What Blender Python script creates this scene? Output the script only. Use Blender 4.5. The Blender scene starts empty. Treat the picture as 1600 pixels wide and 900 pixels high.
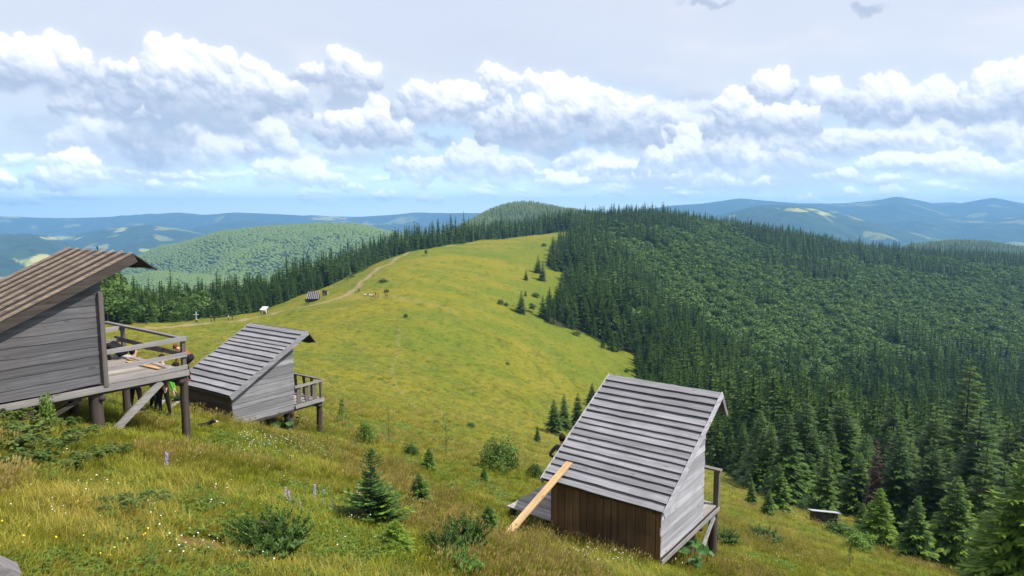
import bpy, bmesh, math, random
import numpy as np
from mathutils import Vector, Matrix

S0 = bpy.context.scene
COL = S0.collection
R = math.radians

# ------------------------------------------------------------------ camera
F, HZ = 1060.0, 332.0                      # focal length and horizon row of the 1600 px wide frame
PIT = math.atan((450-HZ)/F)
CP, SP = math.cos(PIT), math.sin(PIT)
cam_d = bpy.data.cameras.new('camera')
cam = bpy.data.objects.new('camera', cam_d)
COL.objects.link(cam)
cam.location = (0, 0, 0)
cam.rotation_euler = (math.pi/2-PIT, 0, 0)
cam_d.sensor_width = 36
cam_d.lens = F/1600*36
cam_d.clip_start = .1
cam_d.clip_end = 80000
S0.camera = cam

# ------------------------------------------------------------------ light
SUN_AZ, SUN_EL = R(104), R(55)              # azimuth clockwise from the view direction (+Y)
SUN_E = 5.0
SKY_STR = .1
S0.view_settings.view_transform = 'Standard'
S0.view_settings.look = 'None'
S0.view_settings.exposure = 0.44
S0.view_settings.gamma = 1
S0.view_settings.use_curve_mapping = False
sd = bpy.data.lights.new('sun', 'SUN')
sd.energy = SUN_E; sd.angle = R(.6); sd.color = (1, .955, .87)
so = bpy.data.objects.new('sun', sd); COL.objects.link(so)
sdir = Vector((math.sin(SUN_AZ)*math.cos(SUN_EL), math.cos(SUN_AZ)*math.cos(SUN_EL), math.sin(SUN_EL)))
so.rotation_euler = sdir.to_track_quat('Z', 'Y').to_euler()
so.location = (60, -20, 120)

def sky_map():
    """cumulus sky as radiance + cover, over azimuth +-66 deg and elevation -2..52 deg"""
    S = 1.0
    F, HZ = 1060.0, 332.0
    pit = math.atan((450-HZ)/F); cp, sp = math.cos(pit), math.sin(pit)
    Wd, Hd = int(2440*S), int(1000*S)
    rng = np.random.default_rng(11)
    def azel(u, v):
        dx, dz = (u-800)/F, (450-v)/F
        y, z = cp+dz*sp, -sp+dz*cp
        return math.atan2(dx, y), math.atan2(z, math.hypot(dx, y))
    def px(u, v):                       # photo pixel -> map pixel (row 0 at the bottom)
        a, e = azel(u, v)
        return Wd/2+a*F*S, (e+.035)*F*S
    def noise(cell, seed, aspect=1.0):
        r = np.random.default_rng(seed)
        nx, ny = int(Wd/(cell*aspect))+4, int(Hd/cell)+4
        g = r.random((ny, nx))
        X = np.arange(Wd)/(cell*aspect); Y = np.arange(Hd)/cell
        i, j = X.astype(int), Y.astype(int)
        fx, fy = X-i, Y-j
        fx = fx*fx*(3-2*fx); fy = (fy*fy*(3-2*fy))[:, None]
        a = g[j][:, i]*(1-fx)+g[j][:, i+1]*fx
        b = g[j+1][:, i]*(1-fx)+g[j+1][:, i+1]*fx
        return a*(1-fy)+b*fy-.5
    def fbm(cell, seed, n=5, aspect=1.0, gain=.55):
        o = 0; amp = 1
        for k in range(n):
            if cell < 1.5: break
            o = o+amp*noise(cell, seed+k, aspect); amp *= gain; cell /= 2.03
        return o
    def blur(a, r):
        r = max(1, int(r))
        for ax in (0, 1):
            for _ in range(2):
                p = [(0, 0), (0, 0)]; p[ax] = (r+1, r)
                c = np.cumsum(np.pad(a, p, mode='edge'), axis=ax)
                n = a.shape[ax]
                a = (np.take(c, np.arange(2*r+1, 2*r+1+n), axis=ax)-np.take(c, np.arange(0, n), axis=ax))/(2*r+1)
        return a
    wx, wy = fbm(40*S, 1, 6)*20*S, fbm(40*S, 9, 6)*20*S
    yy, xx = np.mgrid[0:Hd, 0:Wd].astype(float)
    el = yy/(F*S)-.035
    ss = lambda a, b, x: (lambda t: t*t*(3-2*t))(np.clip((x-a)/(b-a), 0, 1))
    # clear air between the clouds, then the thin high sheet
    hi = ss(.0, .16, el)
    col = np.stack([np.interp(el, [0, .03, .08, .16, .3, .6], c) for c in
                    ([1.75, 1.3, .72, .50, .42, .36], [2.1, 1.62, .97, .74, .63, .55], [2.1, 1.68, 1.18, 1.0, .93, .88])], -1)
    alpha = np.full((Hd, Wd), .93)
    def over(c, a):
        nonlocal col
        a = np.clip(a, 0, 1)[..., None]
        col = col*(1-a)+np.asarray(c)*a
    sheet = fbm(110*S, 31, 6, 3.5)
    cov = ss(.085, .2, el+.06*fbm(150*S, 41, 4, 3))
    over([.82, .84, .925], cov*(.88+.2*sheet))
    over([.95, .95, .99], cov*ss(.05, .5, sheet)*.75)
    over([.71, .745, .86], cov*ss(.1, .55, fbm(120*S, 51, 5, 4))*.55)
    # soft low wisps near the horizon
    w = fbm(60*S, 61, 6, 4)
    over([.80, .88, .98], ss(.02, .5, w)*ss(.01, .05, el)*(1-ss(.13, .2, el))*.85)
    w = fbm(34*S, 71, 6, 2.6)
    over([.93, .95, .99], ss(.12, .6, w)*ss(.02, .06, el)*(1-ss(.13, .19, el))*.8)
    w = fbm(90*S, 81, 6, 2.2)
    over([.78, .85, .95], ss(-.35, .35, w)*ss(.015, .06, el)*(1-ss(.17, .24, el))*.8)
    w = fbm(50*S, 91, 6, 2.0)
    over([.60, .68, .82], ss(.05, .6, w)*ss(.06, .09, el)*(1-ss(.15, .2, el))*.7)
    FL, F2, F3 = fbm(11*S, 201, 5), fbm(34*S, 231, 4), fbm(4.5*S, 251, 3)
    blur3 = lambda c: np.stack([c[..., k] for k in range(3)], -1)
    L = np.array([.42, .80, .43]); L /= np.linalg.norm(L)
    def cloud(blobs, base, dark=.5, tint=(1, 1, 1), op=1.0, soft=1.0, n=34):
        pts = []
        for (u, v, rx, ry) in blobs:
            cx, cy = px(u, v); rx, ry = rx*S, ry*S
            pts.append((cx, cy, min(rx, ry)*.9, 0))
            m = max(4, int(n*rx/max(ry, 1)*.8))
            for k in range(m):
                t = rng.uniform(-.25, math.pi+.25) if k % 3 else rng.uniform(0, 2*math.pi)
                q = rng.uniform(.35, .74)
                r = ry*rng.uniform(.22, .52)
                pts.append((cx+rx*q*math.cos(t), cy+ry*q*math.sin(t)*.92, r, rng.uniform(-.2, .5)*ry))
                if k % 2:
                    for _ in range(3):
                        t2 = rng.uniform(0, math.pi); r2 = r*rng.uniform(.3, .55)
                        pts.append((pts[-1][0]*0+cx+rx*q*math.cos(t)+r*math.cos(t2)*.85, cy+ry*q*math.sin(t)*.92+r*math.sin(t2)*.85, r2, rng.uniform(0, .5)*ry))
        yb = px(blobs[0][0], base)[1]
        for (u, v, rx, ry) in blobs:            # bodies reach down to the flat base
            cx, cy = px(u, v); rx, ry = rx*S, ry*S
            for k in range(int(5+n*rx/max(ry, 1)*.35)):
                f = rng.random()
                pts.append((cx+rx*rng.uniform(-.85, .85), cy+(yb-cy)*f, ry*rng.uniform(.3, .5), rng.uniform(-.1, .4)*ry))
        x0 = int(max(0, min(p[0]-p[2] for p in pts)-30)); x1 = int(min(Wd, max(p[0]+p[2] for p in pts)+30))
        y0 = int(max(0, min(p[1]-p[2] for p in pts)-30)); y1 = int(min(Hd, max(p[1]+p[2] for p in pts)+30))
        if x1 <= x0 or y1 <= y0: return
        X = xx[y0:y1, x0:x1]+wx[y0:y1, x0:x1]*.42; Y = yy[y0:y1, x0:x1]+wy[y0:y1, x0:x1]*.42
        H = np.full(X.shape, -40.0); Cv = np.full(X.shape, -1.0)
        for (cx, cy, r, z) in pts:
            d = 1-((X-cx)**2+(Y-cy)**2)/(r*r)
            h = np.where(d > 0, z+r*np.sqrt(np.maximum(d, 0)), -40)
            H = np.maximum(H, h); Cv = np.maximum(Cv, d*min(1, r/(7*S)))
        by = px(blobs[0][0], base)[1]
        fl = FL[y0:y1, x0:x1]; f2 = F2[y0:y1, x0:x1]; f3 = F3[y0:y1, x0:x1]
        cut = ss(-14*S*soft, 11*S*soft, Y-by+fl*14*S+f2*18*S)
        a = ss(-.04, .26*soft, Cv+fl*.55+f2*.25+f3*.25)*cut
        a = blur(a, .5*S)*.6+a*.4; halo = blur(a, 7*S)
        Hs = np.maximum(H, -12); Hs = blur(Hs, 1.8*S)+fl*3.4*S+f2*5*S+f3*1.0*S
        gy, gx = np.gradient(Hs)
        nz = 1/np.sqrt(1+gx*gx+gy*gy)
        lam = np.clip((-gx*L[0]-gy*L[1]+L[2])*nz*.5+.5, 0, 1)
        broad = blur(np.maximum(H, -12), 7*S); by_, bx_ = np.gradient(broad)
        lam2 = np.clip((-bx_*L[0]-by_*L[1]+L[2])/np.sqrt(1+bx_**2+by_**2)*.5+.5, 0, 1)
        top = max(p[1]+p[2] for p in pts)
        ver = np.clip((Y-by)/max(top-by, 1), 0, 1)
        sh = np.clip(.34*ss(.3, .95, lam)+.40*ss(.35, .97, lam2)+.50*ss(.0, .75, ver+fl*.15+f2*.3)-.11+f2*.16, 0, 1)
        sh = sh*(1-dark)+dark*sh*ss(.0, .5, ver+fl*.1)
        c = np.stack([np.interp(sh, [0, .3, .6, .85, 1], q) for q in
                      ([.50, .69, .93, 1.11, 1.22], [.57, .75, .96, 1.115, 1.215], [.73, .88, 1.03, 1.14, 1.22])], -1)*np.array(tint)*(1+.7*(1-ss(.02, .10, el[y0:y1, x0:x1])))[..., None]
        full = np.zeros((Hd, Wd)); full[y0:y1, x0:x1] = np.maximum(a*op, halo*.35*op)
        cc = np.zeros((Hd, Wd, 3)); cc[y0:y1, x0:x1] = c
        over(cc, full)
    g = lambda c, **k: cloud(c[:-1], c[-1], **k)
    # far low rows first, then the nearer heads
    for i in range(90):
        u = rng.uniform(-300, 1900); v = rng.uniform(276, 318)
        r = rng.uniform(9, 26)
        g([(u, v, r, r*.35), (u+r*.7, v+2, r*.7, r*.25), v+r*.3], dark=.2, op=rng.uniform(.35, .8), soft=1.6, n=8)
    for i in range(34):
        u = rng.uniform(850, 1900); v = rng.uniform(238, 285)
        r = rng.uniform(22, 46)
        g([(u, v, r, r*.38), (u+r*.8, v+3, r*.7, r*.3), (u-r*.7, v+4, r*.6, r*.25), v+r*.36], dark=.45, op=rng.uniform(.6, .92), soft=1.5, n=12)
    for i in range(34):
        u = rng.uniform(-300, 820); v = rng.uniform(225, 280)
        r = rng.uniform(18, 40)
        g([(u, v, r, r*.3), (u+r*.8, v+3, r*.6, r*.22), v+r*.3], dark=.3, op=rng.uniform(.3, .7), soft=2, n=10)
    for i in range(30):                 # softer bank filling in behind the big heads
        u = rng.uniform(-350, 1950); v = rng.uniform(165, 235); r = rng.uniform(34, 70)
        g([(u, v, r, r*.42), (u+r*.8, v+5, r*.7, r*.32), (u-r*.7, v+6, r*.6, r*.28), v+r*.45], dark=.5, op=rng.uniform(.4, .75), soft=2.0, n=16)
    for (u, v, rx, ry, o) in ((240, 218, 52, 42, .75), (330, 190, 90, 24, .6), (690, 222, 34, 9, .7), (1100, 4, 42, 9, .75), (1358, 8, 26, 7, .75), (535, 163, 40, 18, .7), (840, 226, 90, 14, .6), (60, 128, 70, 18, .5)):
        cx, cy = px(u, v)
        d = ((xx-cx+wx)/(rx*S))**2+((yy-cy+wy)/(ry*S))**2
        over([.46, .54, .70], (1-ss(.1, 1.25, d+fbm(20*S, 300+int(u), 4)*.8))*o)
    g([(1300, 216, 95, 17), (1400, 222, 70, 16), (1230, 222, 60, 14), (1460, 240, 60, 15), 246], dark=.4, op=.9, soft=1.5)
    g([(1050, 212, 60, 22), (1075, 240, 80, 26), (1130, 240, 55, 32), (1200, 256, 62, 20), (1255, 262, 50, 14), 274], dark=.55, op=.95)
    g([(1400, 256, 55, 14), (1480, 250, 60, 12), (1570, 266, 70, 12), 272], dark=.35, op=.8, soft=1.6)
    g([(680, 262, 55, 18), (740, 246, 55, 26), (640, 264, 40, 12), (790, 262, 50, 16), 282], dark=.45, op=.85, soft=1.3)
    g([(460, 266, 58, 18), (500, 278, 40, 10), (415, 262, 26, 12), 288], dark=.3, op=.8, soft=1.3)
    g([(420, 212, 30, 26), (445, 236, 22, 16), (400, 190, 24, 14), 252], dark=.25, op=.85, soft=1.3)
    g([(120, 255, 34, 22), (92, 276, 48, 15), (135, 278, 34, 14), 294], dark=.35)
    g([(-2, 280, 14, 12), 290], dark=.2)
    g([(590, 182, 26, 28), (555, 198, 58, 26), (620, 206, 34, 17), 226], dark=.5)
    g([(690, 157, 78, 26), (655, 150, 34, 20), (738, 160, 32, 20), 184], dark=.5, op=.95)
    g([(150, 152, 44, 22), (120, 166, 40, 14), (190, 165, 50, 14), 182], dark=.4, op=.9)
    g([(535, 100, 24, 30), (555, 116, 48, 26), (495, 118, 40, 18), 142], dark=.55)
    g([(285, 104, 56, 38), (335, 118, 60, 36), (395, 128, 50, 32), (228, 124, 46, 26), (182, 113, 26, 17), (430, 150, 52, 26), 174], dark=.6)
    g([(45, 108, 78, 42), (90, 118, 40, 26), (10, 95, 40, 28), 142], dark=.6)
    g([(1460, 152, 44, 30), (1500, 160, 30, 22), 192], dark=.5, tint=(.97, .97, .99), op=.92)
    g([(1376, 148, 36, 27), (1366, 174, 44, 15), 192], dark=.5, tint=(.98, .98, 1), op=.94)
    g([(1285, 142, 30, 22), (1316, 162, 26, 18), 180], dark=.4, op=.92)
    g([(1206, 137, 31, 29), 166], dark=.6, tint=(.97, .97, .99))
    g([(1148, 165, 30, 24), (1160, 188, 56, 26), (1215, 192, 70, 27), 218], dark=.6)
    g([(765, 116, 28, 15), (785, 130, 30, 16), (830, 128, 22, 16), (872, 142, 34, 28), (902, 156, 46, 34), (935, 176, 60, 34), (985, 172, 44, 20), (1020, 186, 40, 18), (850, 186, 60, 34), (790, 192, 50, 24), 228], dark=.6)
    g([(1572, 132, 56, 28), (1596, 152, 56, 26), (1540, 160, 34, 22), 190], dark=.6)
    for i in range(16):                 # heads out of frame to both sides
        u = rng.choice([rng.uniform(-700, -60), rng.uniform(1660, 2300)]); v = rng.uniform(110, 200); r = rng.uniform(30, 60)
        g([(u, v, r, r*.6), (u+r*.8, v+8, r*.8, r*.45), (u-r*.7, v+10, r*.6, r*.4), v+r*.6], dark=.55)
    return np.concatenate([np.clip(blur3(col), 0, 2.2)*.765, alpha[..., None]], -1).astype(np.float32)

def make_world():
    w = bpy.data.worlds.new('World'); S0.world = w
    w.use_nodes = True
    nt = w.node_tree; nt.nodes.clear()
    N = nt.nodes.new; K = nt.links.new
    m = sky_map()
    h, wd = m.shape[:2]
    img = bpy.data.images.new('cloud_layer', wd, h, alpha=True, float_buffer=True)
    img.colorspace_settings.name = 'Linear Rec.709'
    img.alpha_mode = 'CHANNEL_PACKED'
    img.pixels.foreach_set(m.ravel()); img.update()
    sky = N('ShaderNodeTexSky'); sky.sky_type = 'NISHITA'; sky.sun_disc = False
    sky.sun_elevation = SUN_EL; sky.sun_rotation = SUN_AZ; sky.altitude = 1300
    tc = N('ShaderNodeTexCoord'); sx = N('ShaderNodeSeparateXYZ'); K(tc.outputs['Generated'], sx.inputs[0])
    def ma(op, a, b=None):
        n = N('ShaderNodeMath'); n.operation = op
        for i, q in enumerate((a, b)):
            if q is None: continue
            if isinstance(q, (int, float)): n.inputs[i].default_value = q
            else: K(q, n.inputs[i])
        return n.outputs[0]
    az = ma('ARCTAN2', sx.outputs['X'], sx.outputs['Y'])
    el = ma('ARCSINE', sx.outputs['Z'])
    u = ma('ADD', ma('MULTIPLY', az, 1060/2440), .5)
    v = ma('MULTIPLY', ma('ADD', el, .035), 1060/1000)
    cb = N('ShaderNodeCombineXYZ'); K(u, cb.inputs[0]); K(v, cb.inputs[1])
    it = N('ShaderNodeTexImage'); it.image = img; it.extension = 'MIRROR'; it.interpolation = 'Cubic'
    K(cb.outputs[0], it.inputs[0])
    sc = N('ShaderNodeVectorMath'); sc.operation = 'SCALE'; sc.inputs[3].default_value = 1/SKY_STR
    K(it.outputs['Color'], sc.inputs[0])
    mx = N('ShaderNodeMix'); mx.data_type = 'RGBA'
    K(it.outputs['Alpha'], mx.inputs[0]); K(sky.outputs[0], mx.inputs[6]); K(sc.outputs[0], mx.inputs[7])
    bg = N('ShaderNodeBackground'); bg.inputs[1].default_value = SKY_STR
    K(mx.outputs[2], bg.inputs[0])
    out = N('ShaderNodeOutputWorld'); K(bg.outputs[0], out.inputs[0])
make_world()

# ------------------------------------------------------------------ helpers
def tag(o, label=None, cat=None, group=None, kind=None):
    if label: o['label'] = label
    if cat: o['category'] = cat
    if group: o['group'] = group
    if kind: o['kind'] = kind
    return o
def link(name, mesh, parent=None):
    o = bpy.data.objects.new(name, mesh); COL.objects.link(o)
    if parent: o.parent = parent
    return o
def empty(name, loc=(0, 0, 0), rz=0.0, label=None, cat=None, group=None, scale=None):
    o = bpy.data.objects.new(name, None); COL.objects.link(o)
    o.empty_display_size = .3
    o.location = loc; o.rotation_euler = (0, 0, rz)
    if scale: o.scale = scale
    return tag(o, label, cat, group)

class MB:
    """collects polygons; build() links them as one mesh object"""
    def __init__(s): s.v = []; s.f = []; s.m = []
    def poly_prism(s, pts, d, mi=0):
        n = len(pts); b = len(s.v); d = Vector(d)
        s.v += [tuple(p) for p in pts]+[tuple(Vector(p)+d) for p in pts]
        s.f.append(tuple(range(b+n-1, b-1, -1))); s.f.append(tuple(range(b+n, b+2*n)))
        for i in range(n):
            j = (i+1) % n
            s.f.append((b+i, b+j, b+n+j, b+n+i))
        s.m += [mi]*(n+2)
    def box(s, lo, hi, mi=0):
        (x0, y0, z0), (x1, y1, z1) = lo, hi
        s.poly_prism([(x0, y0, z0), (x1, y0, z0), (x1, y1, z0), (x0, y1, z0)], (0, 0, z1-z0), mi)
    def beam(s, p0, p1, w, h, up=(0, 0, 1), mi=0, cut=None):
        """box bar from p0 to p1; w across, h along up"""
        p0, p1 = Vector(p0), Vector(p1); d = (p1-p0).normalized()
        a = d.cross(Vector(up)).normalized(); u = a.cross(d).normalized()
        q = [p0-a*w/2-u*h/2, p0+a*w/2-u*h/2, p0+a*w/2+u*h/2, p0-a*w/2+u*h/2]
        s.poly_prism(q, p1-p0, mi)
    def tube(s, p0, p1, r0, r1=None, n=10, mi=0, rings=1, wob=0, rnd=None):
        r1 = r0 if r1 is None else r1
        p0, p1 = Vector(p0), Vector(p1); d = (p1-p0).normalized()
        a = d.cross(Vector((0, 0, 1))) if abs(d.z) < .95 else d.cross(Vector((1, 0, 0)))
        a.normalize(); c = d.cross(a)
        b = len(s.v)
        for k in range(rings+1):
            t = k/rings; o = p0.lerp(p1, t)
            if rnd and 0 < k < rings: o = o+a*rnd.uniform(-wob, wob)+c*rnd.uniform(-wob, wob)
            r = r0+(r1-r0)*t
            for i in range(n):
                q = 2*math.pi*i/n
                s.v.append(tuple(o+a*math.cos(q)*r+c*math.sin(q)*r))
        for k in range(rings):
            for i in range(n):
                j = (i+1) % n
                s.f.append((b+k*n+i, b+k*n+j, b+(k+1)*n+j, b+(k+1)*n+i)); s.m.append(mi)
        s.f.append(tuple(range(b+n-1, b-1, -1))); s.f.append(tuple(range(b+rings*n, b+rings*n+n))); s.m += [mi, mi]
    def plank(s, p0, p1, w, h, up, rnd, wav=.012, n=7, mi=0, lean=0.0):
        """board with slightly waney long edges; w across, h thickness along up"""
        p0, p1 = Vector(p0), Vector(p1); d = (p1-p0).normalized()
        a = d.cross(Vector(up)).normalized(); u = a.cross(d).normalized()
        b = len(s.v)
        for k in range(n+1):
            o = p0.lerp(p1, k/n)+u*rnd.uniform(-.003, .003)
            l = -w/2+rnd.uniform(-wav, wav); r = w/2+rnd.uniform(-wav, wav)
            for (x, z) in ((l, -h/2), (r, -h/2), (r, h/2), (l, h/2)):
                s.v.append(tuple(o+a*x+u*(z+lean*x)))
        for k in range(n):
            for i in range(4):
                j = (i+1) % 4
                s.f.append((b+k*4+i, b+k*4+j, b+k*4+4+j, b+k*4+4+i)); s.m.append(mi)
        s.f.append((b+3, b+2, b+1, b)); e = b+n*4; s.f.append((e, e+1, e+2, e+3)); s.m += [mi, mi]
    def quad(s, *p, mi=0):
        b = len(s.v); s.v += [tuple(q) for q in p]; s.f.append(tuple(range(b, b+len(p)))); s.m.append(mi)
    def mesh(s, name, mats, smooth=False):
        me = bpy.data.meshes.new(name)
        me.from_pydata(s.v, [], s.f); 
        for m in (mats if isinstance(mats, (list, tuple)) else [mats]): me.materials.append(m)
        me.polygons.foreach_set('material_index', s.m)
        if smooth: me.polygons.foreach_set('use_smooth', [True]*len(s.f))
        me.update()
        return me
    def build(s, name, mats, parent=None, smooth=False, fix=True):
        me = s.mesh(name, mats, smooth)
        if fix:
            bm = bmesh.new(); bm.from_mesh(me); bmesh.ops.recalc_face_normals(bm, faces=bm.faces); bm.to_mesh(me); bm.free()
        return link(name, me, parent)

# ---- materials
class NT:
    def __init__(s, name):
        s.m = bpy.data.materials.new(name); s.m.use_nodes = True
        s.t = s.m.node_tree; s.t.nodes.clear()
        s.out = s.n('ShaderNodeOutputMaterial')
    def n(s, t, **k):
        o = s.t.nodes.new(t)
        for a, b in k.items(): setattr(o, a, b)
        return o
    def l(s, a, b): s.t.links.new(a, b)
    def put(s, sock, v):
        if isinstance(v, (int, float)): sock.default_value = v
        elif isinstance(v, (tuple, list)): sock.default_value = tuple(v)+((1,) if len(v) == 3 and len(sock.default_value) == 4 else ())
        else: s.l(v, sock)
    def math(s, op, a, b=0.0, c=0.0, clamp=False):
        o = s.n('ShaderNodeMath', operation=op); o.use_clamp = clamp
        s.put(o.inputs[0], a); s.put(o.inputs[1], b); s.put(o.inputs[2], c)
        return o.outputs[0]
    def mix(s, f, a, b, mode='MIX'):
        o = s.n('ShaderNodeMix', data_type='RGBA', blend_type=mode)
        s.put(o.inputs[0], f); s.put(o.inputs[6], a); s.put(o.inputs[7], b)
        return o.outputs[2]
    def step(s, x, lo, hi, a=0.0, b=1.0):
        o = s.n('ShaderNodeMapRange'); o.interpolation_type = 'SMOOTHSTEP'
        s.put(o.inputs[0], x); o.inputs[1].default_value = lo; o.inputs[2].default_value = hi
        o.inputs[3].default_value = a; o.inputs[4].default_value = b
        return o.outputs[0]
    def coord(s, kind='Object', scale=(1, 1, 1)):
        o = s.n('ShaderNodeTexCoord')
        mp = s.n('ShaderNodeMapping'); mp.inputs['Scale'].default_value = scale
        s.l(o.outputs[kind], mp.inputs[0])
        return mp.outputs[0]
    def pos(s, scale=(1, 1, 1)):
        o = s.n('ShaderNodeNewGeometry'); mp = s.n('ShaderNodeMapping'); mp.inputs['Scale'].default_value = scale
        s.l(o.outputs['Position'], mp.inputs[0]); return mp.outputs[0]
    def noise(s, vec, scale, detail=4, rough=.55, dist=0.0, w=None):
        o = s.n('ShaderNodeTexNoise')
        if w is not None:
            o.noise_dimensions = '4D'; s.put(o.inputs['W'], w)
        s.l(vec, o.inputs['Vector']); o.inputs['Scale'].default_value = scale
        o.inputs['Detail'].default_value = detail; o.inputs['Roughness'].default_value = rough; o.inputs['Distortion'].default_value = dist
        return o.outputs[0]
    def attr(s, name, kind='GEOMETRY'):
        o = s.n('ShaderNodeAttribute'); o.attribute_name = name; o.attribute_type = kind
        return o.outputs['Fac']
    def rnd(s): return s.n('ShaderNodeObjectInfo').outputs['Random']
    def island(s): return s.n('ShaderNodeNewGeometry').outputs['Random Per Island']
    def bsdf(s, col, rough=.8, spec=.25, bump=None, bdist=.01, bstr=1.0, trans=0.0, tcol=None):
        b = s.n('ShaderNodeBsdfPrincipled')
        s.put(b.inputs['Base Color'], col); s.put(b.inputs['Roughness'], rough)
        b.inputs['Specular IOR Level'].default_value = spec
        nb = None
        if bump is not None:
            nb = s.n('ShaderNodeBump'); nb.inputs['Distance'].default_value = bdist; nb.inputs['Strength'].default_value = bstr
            s.l(bump, nb.inputs['Height']); s.l(nb.outputs[0], b.inputs['Normal'])
        res = b.outputs[0]
        if trans:
            t = s.n('ShaderNodeBsdfTranslucent'); s.put(t.inputs[0], tcol if tcol is not None else col)
            if nb: s.l(nb.outputs[0], t.inputs['Normal'])
            mx = s.n('ShaderNodeMixShader'); mx.inputs[0].default_value = trans
            s.l(res, mx.inputs[1]); s.l(t.outputs[0], mx.inputs[2]); res = mx.outputs[0]
        s.l(res, s.out.inputs[0])
        return s.m

def wood(name, c1, c2, axis, stain=None, dark=.35, rough=.85, fresh=0.0, tone=.8):
    t = NT(name)
    sc = {'x': (.55, 16, 16), 'y': (16, .55, 16), 'z': (16, 16, .55)}[axis]
    isl = t.island()
    v = t.coord('Object', sc)
    off = t.n('ShaderNodeVectorMath', operation='ADD'); t.l(v, off.inputs[0])
    cb = t.n('ShaderNodeCombineXYZ'); 
    for i in range(3): t.l(t.math('MULTIPLY', isl, 37.0+11*i), cb.inputs[i])
    t.l(cb.outputs[0], off.inputs[1]); v = off.outputs[0]
    g = t.noise(v, 1.0, 6, .62, .6)
    fine = t.noise(v, 4.5, 4, .6)
    col = t.mix(t.step(g, .32, .68), c1, c2)
    col = t.mix(t.math('MULTIPLY', t.step(fine, .55, .75), .45), col, tuple(x*dark for x in c1))
    tone = t.math('MULTIPLY_ADD', isl, tone, .97-tone/2)
    tv = t.n('ShaderNodeVectorMath', operation='SCALE'); t.l(col, tv.inputs[0]); t.l(tone, tv.inputs[3]); col = tv.outputs[0]
    p = t.coord('Object', (1, 1, 1))
    kn = t.n('ShaderNodeTexVoronoi'); t.l(t.coord('Object', {'x': (1.6, 5, 5), 'y': (5, 1.6, 5), 'z': (5, 5, 1.6)}[axis]), kn.inputs[0]); kn.inputs['Scale'].default_value = 1.1
    knot = t.step(kn.outputs['Distance'], .07, .17, 1, 0)
    col = t.mix(t.math('MULTIPLY', knot, .7), col, tuple(x*.3 for x in c1))
    big = t.noise(p, 1.3, 4, .6)
    col = t.mix(t.math('MULTIPLY', t.step(big, .42, .7), .55), col, tuple(x*.55 for x in c1))
    if stain: col = t.mix(t.math('MULTIPLY', t.step(t.noise(p, .9, 3), .4, .7), .6), col, stain)
    h = t.math('ADD', t.math('MULTIPLY', g, .7), t.math('MULTIPLY', fine, .4))
    return t.bsdf(col, rough, .2, h, .012, .8)

def plain(name, c, rough=.8, var=.25, scale=6, spec=.2):
    t = NT(name); p = t.coord('Object')
    n = t.noise(p, scale, 5, .6)
    return t.bsdf(t.mix(t.step(n, .3, .7), tuple(x*(1-var) for x in c), tuple(min(1, x*(1+var)) for x in c)), rough, spec, n, .01, .4)

def leafmat(name, c1, c2, c3=None, trans=.25, scale=.5, rough=.6, tip=None, iv=.7):
    """leaf or needle green: differs per plant and in clumps"""
    t = NT(name); r = t.rnd()
    n = t.noise(t.coord('Object'), scale, 3, .6)
    isl = t.island()
    col = t.mix(r, c1, c2)
    col = t.mix(t.step(n, .38, .66), col, c3 if c3 else c2)
    k = t.math('MULTIPLY_ADD', isl, iv, 1-iv/2)
    sv = t.n('ShaderNodeVectorMath', operation='SCALE'); t.l(col, sv.inputs[0]); t.l(k, sv.inputs[3]); col = sv.outputs[0]
    return t.bsdf(col, rough, .25, trans=trans)

def vnoise(x, y, seed=0):
    """value noise on arrays, -0.5..0.5"""
    i = np.floor(x).astype(np.int64); j = np.floor(y).astype(np.int64)
    fx = x-i; fy = y-j
    fx = fx*fx*(3-2*fx); fy = fy*fy*(3-2*fy)
    def h(a, b):
        n = (a*374761393+b*668265263+seed*1442695041) & 0xffffffff
        n = ((n ^ (n >> 13))*1274126177) & 0xffffffff
        n = n ^ (n >> 16)
        return (n & 0xffff)/65535.0-.5
    return (h(i, j)*(1-fx)+h(i+1, j)*fx)*(1-fy)+(h(i, j+1)*(1-fx)+h(i+1, j+1)*fx)*fy
def fbm(x, y, n=4, seed=0, gain=.5):
    o = 0; a = 1
    for k in range(n):
        o = o+a*vnoise(x*2.03**k+k*17.3, y*2.03**k-k*9.1, seed+k); a *= gain
    return o
def sstep(a, b, x):
    t = np.clip((x-a)/(b-a), 0, 1); return t*t*(3-2*t)

# ------------------------------------------------------------------ terrain
def slope_at(v):                 # elevation per metre of forward distance for a row of the frame
    k = (450-np.asarray(v, float))/F
    return (k*CP-SP)/(CP+k*SP)
def side_at(u, e): return (np.asarray(u, float)-800)/F*(CP-np.asarray(e)*SP)
def near_plane(x, y): return -2.70-.26*x-.3*y

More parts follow.
